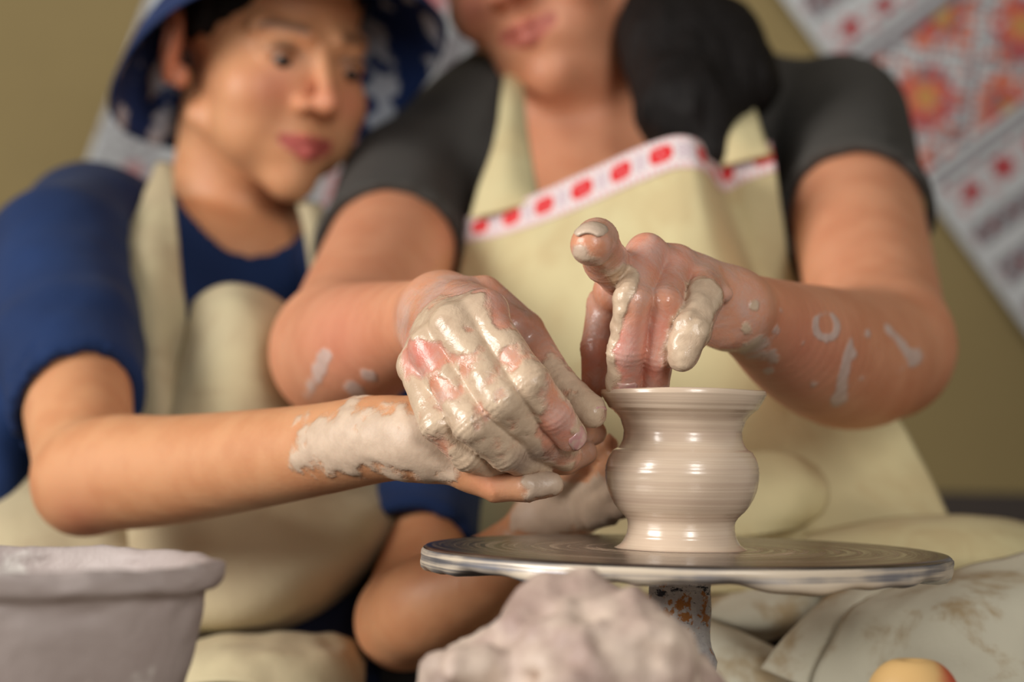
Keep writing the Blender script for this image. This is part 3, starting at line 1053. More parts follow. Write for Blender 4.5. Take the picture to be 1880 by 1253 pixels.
nail_of(wb, RI, cv(0.25, 0.35, 1), NAIL, width=46, length=1.2)
nail_of(wb, RT, cv(0.7, -0.1, 0.8), NAIL, width=44)
nail_of(wb, RR, cv(0.2, -0.6, 1), NAIL)
nail_of(wb, LM[:4], cv(-0.05, 0.05, 1), NAIL, width=52, length=1.2)
nail_of(wb, LR[:4], cv(0.1, 0.05, 1), NAIL, width=48)
nail_of(wb, LI, cv(-0.1, 0.8, 0.6), NAIL_C, width=50, length=1.35, back=0.5)

# T-shirt
def sleeve(a, b, t, ra, rb, e):
    a, b = np.asarray(a), np.asarray(b)
    end = a + (b - a) * t
    return seg(a, a + (b - a) * (t + 0.12), ra + e, rb + e), end, unit(b - a)


aR, bR = P(752, 345, 1.72), P(672, 515, 1.56)
aL, bL = P(1545, 225, 1.74), P(1580, 430, 1.58)
def shirt_solid(aR, bR, nR, hR, aL, bL, nL, hL, torso, neck_cut, rs, low):
    out = []
    for a, b, n_, h_ in ((aR, bR, nR, hR), (aL, bL, nL, hL)):
        body = U(0.03, seg(a, h_, rs[0], rs[1]), seg(h_, h_ + n_ * 0.04, rs[1], rs[1] + 0.002))
        body = SUB(0.002, body, halfspace(h_, n_, h_ - 0.15, h_ + 0.15))
        body = SUB(0.003, body, seg(h_ - n_ * 0.018, h_ + n_ * 0.05, rs[1] - 0.0035, rs[1] - 0.0025))
        out.append(body)
    s = U(0.025, torso, *out)
    for a, b, n_, h_ in ((aR, bR, nR, hR), (aL, bL, nL, hL)):
        pass
    return SUB(0.004, s, neck_cut)


dR, dL = unit(bR - aR), unit(bL - aL)
nR, nL = unit(dR + cv(0.45, 0, 0) * 0.12), unit(dL + cv(-0.3, 0, 0) * 0.12)
sh = shirt_solid(aR, bR, nR, P(716, 470, 1.60), aL, bL, nL, P(1574, 395, 1.605), woman_torso(0.002), U(0, seg(P(1085, 150, 1.72), P(1080, 290, 1.67), 0.062, 0.055), seg(P(1070, 290, 1.66), P(1030, 350, 1.60), 0.045, 0.012)), (0.050, 0.0475), None)
def shirt_fold(p):
    return 0.004 * (vnoise(p * np.array([1, 0.6, 0.5], np.float32), 26, 3, 2) - 0.5)
sh = ('post', shirt_fold, sh, 0.006)
v, q = solid(sh, bounds_axes(sh, 0.005), 0.03)
mesh('t_shirt', v, q, TSHIRT, woman)['label'] = 'charcoal T-shirt with short sleeves'

# hair: crown and the dark tail over her shoulder
hair = U(0.02, SUB(0.004, WH.e((0, -0.022, 0.050), (0.083, 0.098, 0.086)), halfspace(WH.w((0, 0.052, 0.02)), WH.B[1] + 0.35 * -WH.B[2], WH.w((0, 0.05, 0.03)) - 0.2, WH.w((0, 0.05, 0.03)) + 0.2)),
         seg(WH.w((0.055, -0.045, 0.0)), P(1235, 20, 1.72), 0.045, 0.035),
         seg(P(1222, -30, 1.74), P(1240, 70, 1.68), 0.026, 0.036), seg(P(1240, 70, 1.68), P(1265, 200, 1.62), 0.040, 0.034), seg(P(1265, 200, 1.62), P(1300, 275, 1.60), 0.030, 0.016),
         seg(P(1300, 75, 1.66), P(1345, 150, 1.64), 0.034, 0.032), seg(P(1250, 90, 1.66), P(1320, 90, 1.66), 0.034, 0.030), seg(P(1345, 150, 1.64), P(1310, 240, 1.61), 0.022, 0.010))
def hair_fold(p):
    return 0.008 * (vnoise(p * np.array([1, 1, 0.25], np.float32), 110, 2, 4) - 0.5)
hair = ('post', hair_fold, hair, 0.008)
v, q = solid(hair, bounds_axes(hair, 0.004), 0.02, 1)
mesh('hair', v, q, HAIR, woman)['label'] = 'black hair with a thick tail over one shoulder'
for s_i in (-1, 1):
    WH.sphere('eye', (s_i * 0.032, 0.0755, -0.001), 0.0122, EYEW, wb)


# ---- cloth sheets through control points in rows
def sheet(rows, nu=8, nv=8):
    A = np.array([[P3(q) for q in r] for r in rows])
    def up(A, n):
        B = np.concatenate([2 * A[:1] - A[1:2], A, 2 * A[-1:] - A[-2:-1]])
        out = []
        for i in range(1, len(B) - 2):
            for t in np.arange(n) / n:
                a, b, c, d = B[i - 1], B[i], B[i + 1], B[i + 2]
                out.append(0.5 * (2 * b + (c - a) * t + (2 * a - 5 * b + 4 * c - d) * t * t + (3 * b - a - 3 * c + d) * t ** 3))
        out.append(A[-1])
        return np.array(out)
    A = up(A, nv)
    A = up(A.transpose(1, 0, 2), nu).transpose(1, 0, 2)
    return A


def sheet_normals(A):
    du = np.gradient(A, axis=1)
    dv = np.gradient(A, axis=0)
    n = np.cross(dv, du)
    n /= np.linalg.norm(n, axis=2, keepdims=True) + 1e-12
    if (n @ T_).mean() < 0: n = -n
    return n


def cloth(name, A, mat, parent, thick=0.0022, wrinkle=0.0, ws=22, seed=1, label=None, lift=0.0, hem=True, loc=None):
    h, w_ = A.shape[:2]
    n = sheet_normals(A)
    A = A + n * lift
    if wrinkle:
        A = A + n * (wrinkle * (vnoise(A.reshape(-1, 3), ws, 3, seed).reshape(h, w_) - 0.5))[..., None]
    front, back = A + n * thick / 2, A - n * thick / 2
    v = np.concatenate([front.reshape(-1, 3), back.reshape(-1, 3)])
    i = np.arange(h - 1)[:, None] * w_
    j = np.arange(w_ - 1)[None, :]
    a = (i + j).ravel()
    ff = np.stack([a, a + w_, a + w_ + 1, a + 1], 1)
    N = h * w_
    fb = ff[:, ::-1] + N
    ring = np.concatenate([np.arange(w_), np.arange(1, h) * w_ + w_ - 1, (h - 1) * w_ + np.arange(w_ - 2, -1, -1), np.arange(h - 2, 0, -1) * w_])
    r2 = np.roll(ring, -1)
    fs = np.stack([ring, r2, r2 + N, ring + N], 1)
    faces = np.concatenate([ff, fb, fs])
    # orientation: front faces should point along n
    p0, p1, p2 = v[ff[0, 0]], v[ff[0, 1]], v[ff[0, 2]]
    mid = len(ff) // 2
    p0, p1, p2 = v[ff[mid, 0]], v[ff[mid, 1]], v[ff[mid, 2]]
    if np.cross(p1 - p0, p2 - p0) @ n.reshape(-1, 3)[ff[mid, 0]] < 0: faces = faces[:, ::-1]
    o = mesh(name, v, faces, mat, parent, loc=loc)
    if label: o['label'] = label
    return o


# woman's apron
TOP = [(858, 398, 1.60), (905, 384, 1.585), (960, 367, 1.57), (1020, 340, 1.55), (1100, 303, 1.535), (1180, 268, 1.52), (1240, 250, 1.51), (1278, 258, 1.515), (1296, 292, 1.57), (1318, 302, 1.60), (1365, 284, 1.60), (1415, 262, 1.60)]
B1 = [(852, 442, 1.60), (905, 434, 1.58), (960, 418, 1.56), (1022, 396, 1.54), (1104, 362, 1.525), (1186, 328, 1.51), (1246, 306, 1.50), (1290, 312, 1.505), (1312, 344, 1.56), (1332, 350, 1.59), (1374, 330, 1.59), (1424, 312, 1.59)]
B2 = [(842, 500, 1.59), (905, 496, 1.565), (960, 484, 1.55), (1026, 470, 1.53), (1110, 446, 1.51), (1194, 420, 1.50), (1258, 404, 1.49), (1310, 404, 1.495), (1340, 430, 1.54), (1358, 440, 1.57), (1392, 420, 1.575), (1436, 404, 1.58)]
B3 = [(832, 600, 1.57), (905, 600, 1.55), (962, 594, 1.535), (1030, 585, 1.52), (1116, 566, 1.50), (1204, 540, 1.49), (1276, 520, 1.485), (1336, 512, 1.49), (1374, 530, 1.52), (1394, 545, 1.55), (1424, 535, 1.56), (1462, 520, 1.57)]
B4 = [(812, 730, 1.56), (905, 735, 1.535), (966, 735, 1.52), (1040, 730, 1.50), (1130, 715, 1.49), (1224, 700, 1.48), (1310, 685, 1.475), (1390, 675, 1.48), (1440, 680, 1.50), (1480, 690, 1.52), (1530, 690, 1.53), (1580, 690, 1.54)]
B5 = [(796, 860, 1.55), (905, 870, 1.52), (970, 872, 1.50), (1050, 870, 1.48), (1140, 865, 1.46), (1240, 855, 1.45), (1340, 845, 1.44), (1440, 832, 1.45), (1510, 822, 1.46), (1570, 812, 1.47), (1620, 800, 1.48), (1662, 790, 1.49)]
B6 = [(780, 960, 1.53), (900, 980, 1.48), (975, 985, 1.44), (1060, 990, 1.42), (1150, 990, 1.40), (1250, 990, 1.40), (1350, 985, 1.40), (1460, 980, 1.40), (1550, 975, 1.41), (1620, 970, 1.42), (1690, 962, 1.43), (1742, 955, 1.44)]
B7 = [(770, 1060, 1.50), (890, 1075, 1.44), (975, 1085, 1.40), (1060, 1090, 1.36), (1150, 1090, 1.34), (1250, 1090, 1.33), (1350, 1085, 1.33), (1460, 1080, 1.34), (1560, 1070, 1.35), (1640, 1060, 1.37), (1720, 1050, 1.39), (1790, 1040, 1.41)]
bib = sheet([TOP, B1, B2, B3, B4, B5, B6, B7], 8, 8)
bib = bib + sheet_normals(bib) * (0.007 * (vnoise(bib.reshape(-1, 3), 14, 3, 3).reshape(bib.shape[:2]) - 0.5))[..., None]
ap = cloth('apron', bib, APRON, woman, 0.0024, 0.0, 14, 3, 'cream canvas apron with a bib folded over at the top')

# stitched band along the bib: one coloured cell per stitch
def stitched(name, A, colfn, parent, lift, thick=0.001, label=None, loc=None):
    o = cloth(name, A, STITCH, parent, thick, lift=lift, label=label, loc=loc)
    h, w_ = A.shape[:2]
    me = o.data
    nf = (h - 1) * (w_ - 1)
    colr = np.ones((len(me.polygons), 4), np.float32)
    colr[:, :3] = srgb(226, 218, 210)
    ii, jj = np.meshgrid(np.arange(h - 1), np.arange(w_ - 1), indexing='ij')
    colr[:nf, :3] = colfn(ii.ravel(), jj.ravel(), h - 1, w_ - 1)
    ca = me.attributes.new('stitch', 'FLOAT_COLOR', 'CORNER')
    lt = np.empty(len(me.polygons), np.int32)
    me.polygons.foreach_get('loop_total', lt)
    ca.data.foreach_set('color', np.repeat(colr, lt, 0).ravel())
    return o


def resample(A, h, w_, v0, v1):
    H, W_ = A.shape[:2]
    vi = np.linspace(v0 * (H - 1), v1 * (H - 1), h)
    i0 = np.clip(np.floor(vi).astype(int), 0, H - 2)
    t = (vi - i0)[:, None, None]
    B = A[i0] * (1 - t) + A[i0 + 1] * t
    L = np.concatenate([[0], np.cumsum(np.linalg.norm(np.diff(B[h // 2], axis=0), axis=1))])
    u = np.interp(np.linspace(0, L[-1], w_), L, np.arange(W_))
    j0 = np.clip(np.floor(u).astype(int), 0, W_ - 2)
    t = (u - j0)[None, :, None]
    return B[:, j0] * (1 - t) + B[:, j0 + 1] * t


RED, PINK, WHT, VIO = np.array(srgb(216, 46, 50)), np.array(srgb(226, 178, 182)), np.array(srgb(226, 216, 214)), np.array(srgb(186, 160, 176))
def bib_pattern(i, j, h, w_):
    c = np.tile(WHT, (len(i), 1))
    per = 13
    x = (j % per) - per // 2
    y = i - h / 2 + 0.5
    k = np.abs(x) + np.abs(y)
    fl = ((np.abs(x) < 3.6) & (np.abs(y) < 3.6) & ~((np.abs(np.abs(x) - np.abs(y)) < 0.8) & (np.abs(x) > 2.4))) | (k < 3.2)
    c[fl] = RED
    c[(np.abs(x) < 0.6) & (np.abs(y) < 0.6)] = PINK
    side = (np.abs(np.abs(x) - 6) < 1.2) & (np.abs(y) < 4) & ((i + j) % 2 == 0)
    c[side] = VIO
    c[((i < 2) | (i > h - 3)) & (j % 2 == 0)] = PINK
    return c


stitched('embroidered_band', resample(bib, 14, 140, 0.006, 0.152), bib_pattern, woman, 0.0019, label='band of red cross-stitch flowers along the apron top')

strapR = sheet([[(930, 90, 1.78), (945, 90, 1.775), (960, 92, 1.78)], [(922, 170, 1.665), (942, 172, 1.66), (962, 178, 1.665)], [(908, 260, 1.605), (936, 262, 1.60), (972, 270, 1.605)], [(880, 340, 1.59), (930, 340, 1.58), (988, 352, 1.585)], [(864, 402, 1.585), (925, 388, 1.57), (992, 366, 1.56)]], 6, 8)
cloth('apron_strap', strapR, APRON, woman, 0.0024, 0.003, 30, 5)
strapL = sheet([[(1318, 150, 1.66), (1340, 148, 1.655), (1358, 155, 1.66)], [(1292, 205, 1.63), (1335, 200, 1.615), (1384, 200, 1.62)], [(1290, 262, 1.605), (1345, 255, 1.59), (1402, 250, 1.595)], [(1296, 312, 1.60), (1350, 300, 1.585), (1418, 282, 1.585)]], 6, 8)
cloth('apron_strap', strapL, APRON, woman, 0.0024, 0.004, 30, 6)
# pocket-like flap on the skirt
flap = sheet([[(1290, 850, 1.40), (1380, 832, 1.395), (1450, 838, 1.395), (1500, 862, 1.40)], [(1290, 890, 1.38), (1380, 885, 1.37), (1462, 885, 1.372), (1520, 900, 1.385)], [(1290, 940, 1.37), (1380, 940, 1.36), (1455, 935, 1.362), (1508, 940, 1.38)], [(1290, 985, 1.37), (1370, 985, 1.36), (1430, 975, 1.362), (1470, 965, 1.38)]], 8, 8)
cloth('apron_pocket', flap, APRON, woman, 0.003, 0.006, 20, 8, 'rounded pale pocket flap hanging on the apron skirt')

# trousers: hips, thighs and shins, mostly hidden
hipW, kneeWR, kneeWL = P(1130, 1010, 1.74), P(860, 1120, 1.42), P(1640, 1110, 1.40)
def legs(hip, kR, kL, spread, r):
    n = []
    for k_, s_i in ((kR, -1), (kL, 1)):
        h_ = hip + np.array([s_i * spread, 0, 0])
        foot = np.array([k_[0], k_[1] + 0.05, 0.06])
        n += [seg(h_, k_, r * 1.25, r * 0.9), seg(k_, foot, r * 0.85, r * 0.6)]
    return U(0.03, seg(hip + np.array([-spread, 0, 0]), hip + np.array([spread, 0, 0]), r * 1.3, r * 1.3), *n)
def shoe(name, parent, at, mat, s=1.0):
    nd = U(0.03, seg(at + np.array([0, 0.03, 0.045]) * s, at + np.array([0, -0.05, 0.04]) * s, 0.045 * s, 0.04 * s), seg(at + np.array([0, -0.05, 0.035]) * s, at + np.array([0, -0.13, 0.03]) * s, 0.036 * s, 0.03 * s))
    v, q = solid(nd, bounds_axes(nd, 0.008), 0.03)
    v[:, 2] = np.maximum(v[:, 2], 0.001)
    mesh(name, v, q, mat, parent)
lg = legs(hipW, kneeWR - np.array([0, 0, 0.03]), kneeWL - np.array([0, 0, 0.02]), 0.10, 0.062)
v, q = solid(lg, bounds_axes(lg, 0.008), 0.05)
mesh('trousers', v, q, DARK, woman)
for k_ in (kneeWR, kneeWL): shoe('shoe', woman, np.array([k_[0], k_[1] + 0.05, 0.0]), DARK)

# apron skirt folds low on the right
ridge = sheet([[(1480, 985, 1.40), (1600, 962, 1.40), (1720, 952, 1.40), (1830, 955, 1.40), (1960, 980, 1.42)], [(1470, 1000, 1.35), (1600, 985, 1.34), (1720, 975, 1.33), (1840, 978, 1.33), (1960, 1000, 1.36)], [(1460, 1030, 1.32), (1600, 1025, 1.31), (1720, 1018, 1.30), (1840, 1018, 1.30), (1960, 1035, 1.33)], [(1450, 1075, 1.31), (1600, 1070, 1.30), (1720, 1064, 1.30), (1840, 1062, 1.30), (1960, 1075, 1.33)]], 8, 8)
cloth('apron_hem', ridge, APRON, woman, 0.004, 0.006, 16, 11, 'pale rolled edge of the apron skirt behind the wheel at right')
big = sheet([[(1606, 1092, 1.27), (1680, 1066, 1.265), (1760, 1048, 1.26), (1860, 1030, 1.26), (1980, 1010, 1.28)],
             [(1570, 1130, 1.235), (1660, 1110, 1.22), (1750, 1095, 1.21), (1860, 1080, 1.21), (1980, 1065, 1.23)],
             [(1540, 1180, 1.22), (1640, 1175, 1.20), (1740, 1165, 1.19), (1860, 1155, 1.19), (1980, 1140, 1.21)],
             [(1500, 1240, 1.215), (1620, 1245, 1.20), (1740, 1245, 1.185), (1860, 1240, 1.18), (1980, 1230, 1.20)],
             [(1480, 1330, 1.22), (1610, 1335, 1.20), (1740, 1340, 1.185), (1860, 1340, 1.18), (1980, 1330, 1.20)]], 8, 8)
cloth('lap_cloth', big, LAP, woman, 0.003, 0.016, 15, 12, 'pale stained canvas spread over her knee at lower right')
fold1 = sheet([[(1555, 1058, 1.30), (1600, 1066, 1.285), (1640, 1076, 1.28)], [(1500, 1115, 1.265), (1556, 1120, 1.245), (1598, 1122, 1.25)], [(1440, 1175, 1.245), (1510, 1190, 1.225), (1565, 1195, 1.235)], [(1400, 1230, 1.24), (1480, 1262, 1.22), (1550, 1280, 1.23)]], 8, 8)
cloth('cloth_fold', fold1, LAP, woman, 0.003, 0.004, 20, 13, 'narrow fold of pale canvas below the wheel edge')
under = sheet([[(1300, 1066, 1.36), (1380, 1066, 1.35), (1470, 1066, 1.345), (1560, 1066, 1.35)], [(1300, 1110, 1.325), (1370, 1112, 1.315), (1450, 1108, 1.315), (1540, 1096, 1.33)], [(1300, 1144, 1.32), (1360, 1150, 1.31), (1430, 1150, 1.31), (1510, 1130, 1.325)], [(1300, 1160, 1.35), (1350, 1170, 1.34), (1410, 1176, 1.335), (1480, 1150, 1.345)]], 8, 8)
cloth('cloth_fold', under, LAP, woman, 0.003, 0.005, 20, 14, 'brown-stained canvas fold under the wheel beside the shaft')
low = sheet([[(1040, 1075, 1.36), (1130, 1080, 1.35), (1230, 1110, 1.33), (1320, 1150, 1.30), (1420, 1195, 1.28), (1540, 1235, 1.27), (1680, 1290, 1.27)], [(1040, 1130, 1.32), (1130, 1140, 1.31), (1230, 1165, 1.29), (1320, 1190, 1.265), (1420, 1225, 1.25), (1540, 1262, 1.25), (1680, 1310, 1.25)], [(1030, 1260, 1.31), (1130, 1265, 1.30), (1230, 1275, 1.28), (1320, 1280, 1.255), (1420, 1300, 1.245), (1540, 1330, 1.245), (1680, 1370, 1.245)]], 8, 8)
cloth('cloth_fold', low, LAP, woman, 0.003, 0.008, 16, 15, 'cream canvas rising behind the shaft at the bottom')

# ============ boy
boy = empty('person', (P(400, 800, 1.72)[0], P(400, 800, 1.72)[1], 0.0), 'person in a blue printed bucket hat, navy T-shirt and plain cream apron', 'person')
BH = Head(487, 98, 1.70, 0.85, 36, 8, -6)
b_arm_r = limb([(165, 425, 1.67, 96), (112, 470, 1.57, 98), (130, 640, 1.46, 106), (158, 880, 1.33, 92)], 0.03)
b_fore_r = limb([(150, 895, 1.33, 84), (200, 870, 1.31, 106), (330, 862, 1.26, 100), (560, 830, 1.17, 86), (700, 806, 1.125, 80), (780, 808, 1.105, 74)], 0.02)
palm_b = U(0.006, seg(P(775, 806, 1.107), P(880, 838, 1.100), RP(74, 1.107), RP(44, 1.10)), seg(P(790, 790, 1.11), P(930, 800, 1.125), RP(56, 1.11), RP(40, 1.125)),
           seg(P(790, 820, 1.105), P(868, 862, 1.095), RP(60, 1.105), RP(36, 1.095)))
BT = [(860, 868, 1.094, 34), (910, 895, 1.090, 27), (965, 896, 1.088, 25), (1012, 890, 1.090, 22)]
BI = [(930, 830, 1.115, 32), (985, 850, 1.112, 28), (1040, 846, 1.118, 25), (1075, 832, 1.122, 23)]
BM = [(940, 800, 1.125, 32), (1010, 800, 1.126, 28), (1070, 800, 1.130, 25), (1092, 795, 1.134, 23)]
BR = [(935, 770, 1.135, 30), (1000, 760, 1.138, 26), (1050, 760, 1.142, 24), (1085, 765, 1.146, 22)]
BK = [(925, 745, 1.145, 27), (985, 735, 1.148, 23), (1030, 735, 1.150, 21), (1060, 740, 1.152, 20)]
b_hand_r = hand(palm_b, [fing(BT, (1, 2)), fing(BI, (1, 2)), fing(BM, (1, 2)), fing(BR, (1, 2)), fing(BK, (1, 2))], 0.008)
# left arm: down in shade, elbow low, forearm rising behind the wheel to the pot
b_arm_l = limb([(640, 480, 1.66, 95), (792, 870, 1.50, 72), (745, 1140, 1.36, 84)], 0.03)
b_fore_l = limb([(740, 1140, 1.355, 82), (790, 1110, 1.31, 92), (890, 1058, 1.29, 74), (968, 985, 1.275, 52), (985, 965, 1.27, 50)], 0.02)
palm_c = U(0.006, seg(P(985, 962, 1.27), P(1072, 938, 1.245), RP(46, 1.27), RP(34, 1.245)), seg(P(990, 950, 1.27), P(1062, 900, 1.25), RP(42, 1.27), RP(32, 1.25)), seg(P(990, 950, 1.27), P(1080, 955, 1.245), RP(42, 1.27), RP(26, 1.245)))
cfs = [[(1060, 900, 1.245, 27), (1085, 860, 1.222, 25), (1100, 825, 1.200, 22), (1118, 815, 1.180, 20)],
       [(1078, 915, 1.235, 27), (1108, 885, 1.214, 25), (1122, 860, 1.19, 22), (1134, 850, 1.175, 20)],
       [(1084, 938, 1.230, 26), (1120, 915, 1.208, 23), (1136, 900, 1.19, 21), (1146, 895, 1.178, 19)],
       [(1088, 956, 1.228, 23), (1124, 945, 1.212, 20), (1140, 938, 1.195, 18), (1150, 935, 1.186, 17)],
       [(1010, 925, 1.262, 30), (1035, 880, 1.24, 26), (1065, 845, 1.215, 23), (1090, 815, 1.195, 20)]]
b_hand_l = hand(palm_c, [fing(q_, (1, 2)) for q_ in cfs], 0.008)


def boy_torso(e):
    return U(0.04, seg(P(150, 420, 1.66), P(620, 520, 1.72), 0.038 + e, 0.040 + e), seg(P(400, 600, 1.73), P(430, 1000, 1.66), 0.080 + e, 0.115 + e),
             seg(P(270, 580, 1.68), P(330, 900, 1.64), 0.065 + e, 0.10 + e), seg(P(520, 610, 1.71), P(520, 900, 1.66), 0.060 + e, 0.095 + e))


b_neck = U(0.02, seg(BH.w((0, -0.022, -0.05)), P(432, 370, 1.735), 0.044, 0.045), seg(P(432, 370, 1.735), P(425, 470, 1.74), 0.045, 0.058))
b_body = U(0.02, U(0.02, boy_torso(-0.005), b_neck), U(0.012, BH.sdf(1.06, 0.78, 1.0)), U(0.02, b_arm_r, b_fore_r), U(0.02, b_arm_l, b_fore_l))
b_body = U(0.008, b_body, b_hand_r, b_hand_l)


def b_clay(p):
    n = vnoise(p, 85, 4, 1) - 0.5
    s = blob(p, line_spots((620, 805, 1.11), (840, 808, 1.07), 9, 72, 0.28) + [(570, 800, 1.14, 36, 0.35), (545, 850, 1.14, 22, 0.3), (600, 860, 1.13, 40, 0.3), (560, 770, 1.15, 26, 0.3), (900, 885, 1.07, 40, -0.5), (980, 892, 1.07, 36, 0.75), (1015, 890, 1.07, 30, 0.5), (860, 880, 1.08, 20, 0.3)]
             + line_spots((980, 950, 1.24), (1130, 920, 1.2), 4, 50, 0.9) + [(940, 1010, 1.25, 36, 0.5)])
    return np.clip(s + 1.7 * n * np.clip(s * 3, 0, 1), 0, 1)


def b_relief(p):
    c = b_clay(p)
    k = wetmask(p, P(740, 810, 1.09), 0.08, 0.11)
    return -0.0012 * sstep(0.3, 0.75, c) * k - 0.0012 * k * (vnoise(p, 170, 3, 8) - 0.5) * sstep(0.2, 0.6, c)


b_node = ('post', b_relief, b_body, 0.004)
fx = [(P(600, 800, 1.11)[0], P(1110, 800, 1.11)[0], 0.0018), (P(300, 100, 1.68)[0], P(700, 100, 1.68)[0], 0.0022)]
fy = [(CAM[1] + 1.05, CAM[1] + 1.16, 0.0018), (CAM[1] + 1.60, CAM[1] + 1.72, 0.0022)]
fz = [(P(900, 940, 1.09)[2], P(900, 720, 1.09)[2], 0.0018), (P(500, 370, 1.66)[2], P(500, 0, 1.66)[2], 0.0022)]
v, q = solid(b_node, bounds_axes(b_node, 0.005, (fx, fy, fz)), 0.03)
bb_ = mesh('body', v, q, SKIN_B, boy)
lip, brow, red = BH.masks(v)
attr(bb_, 'clay', b_clay(v))
attr(bb_, 'lip', lip)
attr(bb_, 'brow', brow)
attr(bb_, 'red', np.clip(red + blob(v, [(890, 890, 1.07, 34, 0.35), (150, 960, 1.3, 60, 0.4)]), 0, 1))
attr(bb_, 'wet', np.clip(0.7 * blob(v, [(980, 890, 1.07, 60, 0.6), (1080, 820, 1.11, 60, 1), (1080, 920, 1.21, 80, 0.8)]), 0, 1))
attr(bb_, 'grime', np.clip(blob(v, [(985, 895, 1.065, 45, 0.35), (1080, 835, 1.1, 50, 0.4)]), 0, 0.6))
for s_i in (-1, 1):
    e_ = BH.sphere('eye', (s_i * 0.032, 0.0755, -0.001), 0.0122, EYEW, bb_)
    c0 = np.array((s_i * 0.032 + 0.0015, 0.0755 + 0.0060, -0.0068))
    BH.sphere('iris', c0, 0.0074, EYED, e_)

aR, aL = P(112, 455, 1.575), P(640, 480, 1.66)
hR, hL = P(142, 748, 1.402), P(768, 1015, 1.432)
nR, nL = unit(unit(P(158, 880, 1.33) - aR) + cv(0.35, 0, 0) * 0.3), unit(P(745, 1140, 1.36) - P(792, 870, 1.50))
ssl = []
for a, h_, n_, r0, r1 in ((aR, hR, nR, 0.040, 0.0395), (aL, hL, nL, 0.036, 0.034)):
    body = U(0.02, seg(a, h_, r0, r1), seg(h_, h_ + n_ * 0.04, r1, r1 + 0.002))
    if a is not aR: body = U(0.008, seg(a, P(792, 870, 1.50), 0.036, 0.033), seg(P(792, 870, 1.50), h_, 0.033, 0.034), seg(h_, h_ + n_ * 0.04, 0.034, 0.034))
    if a is aR: body = U(0.008, seg(P(165, 425, 1.67), P(112, 470, 1.57), 0.046, 0.046), seg(P(112, 470, 1.57), P(130, 640, 1.46), 0.046, 0.0445), seg(P(130, 640, 1.46), h_, 0.0445, r1), seg(h_, h_ + n_ * 0.04, r1, r1 + 0.002))
    if a is aR: body = U(0.02, body, seg(P(70, 460, 1.60), P(20, 690, 1.50), 0.036, 0.030), seg(P(20, 690, 1.50), P(0, 900, 1.46), 0.030, 0.026))
    body = SUB(0.002, body, CUT(0.001, halfspace(h_, n_, h_ - 0.2, h_ + 0.2), seg(h_ - n_ * 0.02, h_ + n_ * 0.1, r1 + 0.012, r1 + 0.014)))
    ssl.append(body)
sh = ('post', lambda p: 0.007 * (vnoise(p * np.array([0.6, 0.6, 1.0], np.float32), 30, 3, 6) - 0.5), U(0.025, boy_torso(0.002), *ssl), 0.008)
for h_, n_, r1 in ((hR, nR, 0.0395), (hL, nL, 0.034)):
    sh = SUB(0.002, sh, seg(h_ - n_ * 0.008, h_ + n_ * 0.05, r1 - 0.006, r1 - 0.005))
sh = SUB(0.003, sh, seg(P(430, 290, 1.73), P(446, 378, 1.685), 0.050, 0.046))
v, q = solid(sh, bounds_axes(sh, 0.005), 0.03)
mesh('t_shirt', v, q, NAVY, boy)['label'] = 'navy blue T-shirt with loose short sleeves'

# hair under the hat
hr = SUB(0.004, BH.e((0, -0.018, 0.048), (0.080, 0.099, 0.086)), U(0.01, BH.e((0, 0.075, -0.01), (0.068, 0.062, 0.066)), BH.e((0, -0.02, -0.06), (0.12, 0.2, 0.07)), BH.e((0.0, 0.09, 0.03), (0.042, 0.05, 0.036))))
hr = U(0.006, hr, seg(BH.w((-0.071, 0.018, 0.045)), BH.w((-0.0725, 0.014, 0.004)), 0.009 * 0.86, 0.005 * 0.86))
hr = ('post', lambda p: 0.006 * (vnoise(p * np.array([1, 1, 0.3], np.float32), 120, 2, 4) - 0.5), hr, 0.006)
v, q = solid(hr, bounds_axes(hr, 0.003), 0.02, 1)
mesh('hair', v, q, HAIR, boy)['label'] = 'short dark brown hair under the hat'

# bucket hat: crown, brim
def hat_ring(rx, ry, z, tilt, cy, n=72, wave=0.0, ph=0.0):
    a = np.arange(n) * 2 * math.pi / n
    x, y, zz = rx * np.cos(a), ry * np.sin(a), z + wave * np.sin(3 * a + ph) + 0 * a
    c, s = math.cos(tilt), math.sin(tilt)
    y2, z2 = y * c - zz * s, y * s + zz * c
    return np.stack([x, y2 + cy, z2 + 0.047], 1)
tilt = 0.55
def hat_surface(rings, name, mat, thick):
    n = 72
    A = np.array(rings)
    m = len(A)
    v = BH.w(A.reshape(-1, 3))
    A2 = v.reshape(m, n, 3)
    du = np.roll(A2, -1, 1) - np.roll(A2, 1, 1)
    dv = np.gradient(A2, axis=0)
    nn = np.cross(du, dv)
    nn /= np.linalg.norm(nn, axis=2, keepdims=True) + 1e-9
    v2 = (A2 + nn * thick).reshape(-1, 3)
    i = np.arange(m - 1)[:, None] * n
    j = np.arange(n)[None, :]
    j2 = (j + 1) % n
    f1 = np.stack([i + j, i + j2, i + n + j2, i + n + j], 2).reshape(-1, 4)
    f2 = f1[:, ::-1] + m * n
    k0 = np.arange(n)
    k1 = (k0 + 1) % n
    b = (m - 1) * n
    fe = np.stack([b + k0, b + k1, b + k1 + m * n, b + k0 + m * n], 1)
    ft = np.stack([k1, k0, k0 + m * n, k1 + m * n], 1)
    return v, v2, f1, f2, fe, ft
rings = [hat_ring(0.0835 + 0.048 * t, 0.104 + 0.048 * t, 0.006 - 0.070 * t - 0.010 * t * t, tilt, -0.012, wave=0.006 * t) for t in np.linspace(0, 1, 10)]
v, v2, f1, f2, fe, ft = hat_surface(rings, 'hat_brim', HAT, 0.0025)
brim = mesh('hat_brim', np.concatenate([v, v2]), np.concatenate([f1, f2, fe, ft]), HAT, boy)
brim.data.materials.append(HAT_IN)
mi = np.zeros(len(brim.data.polygons), np.int32)
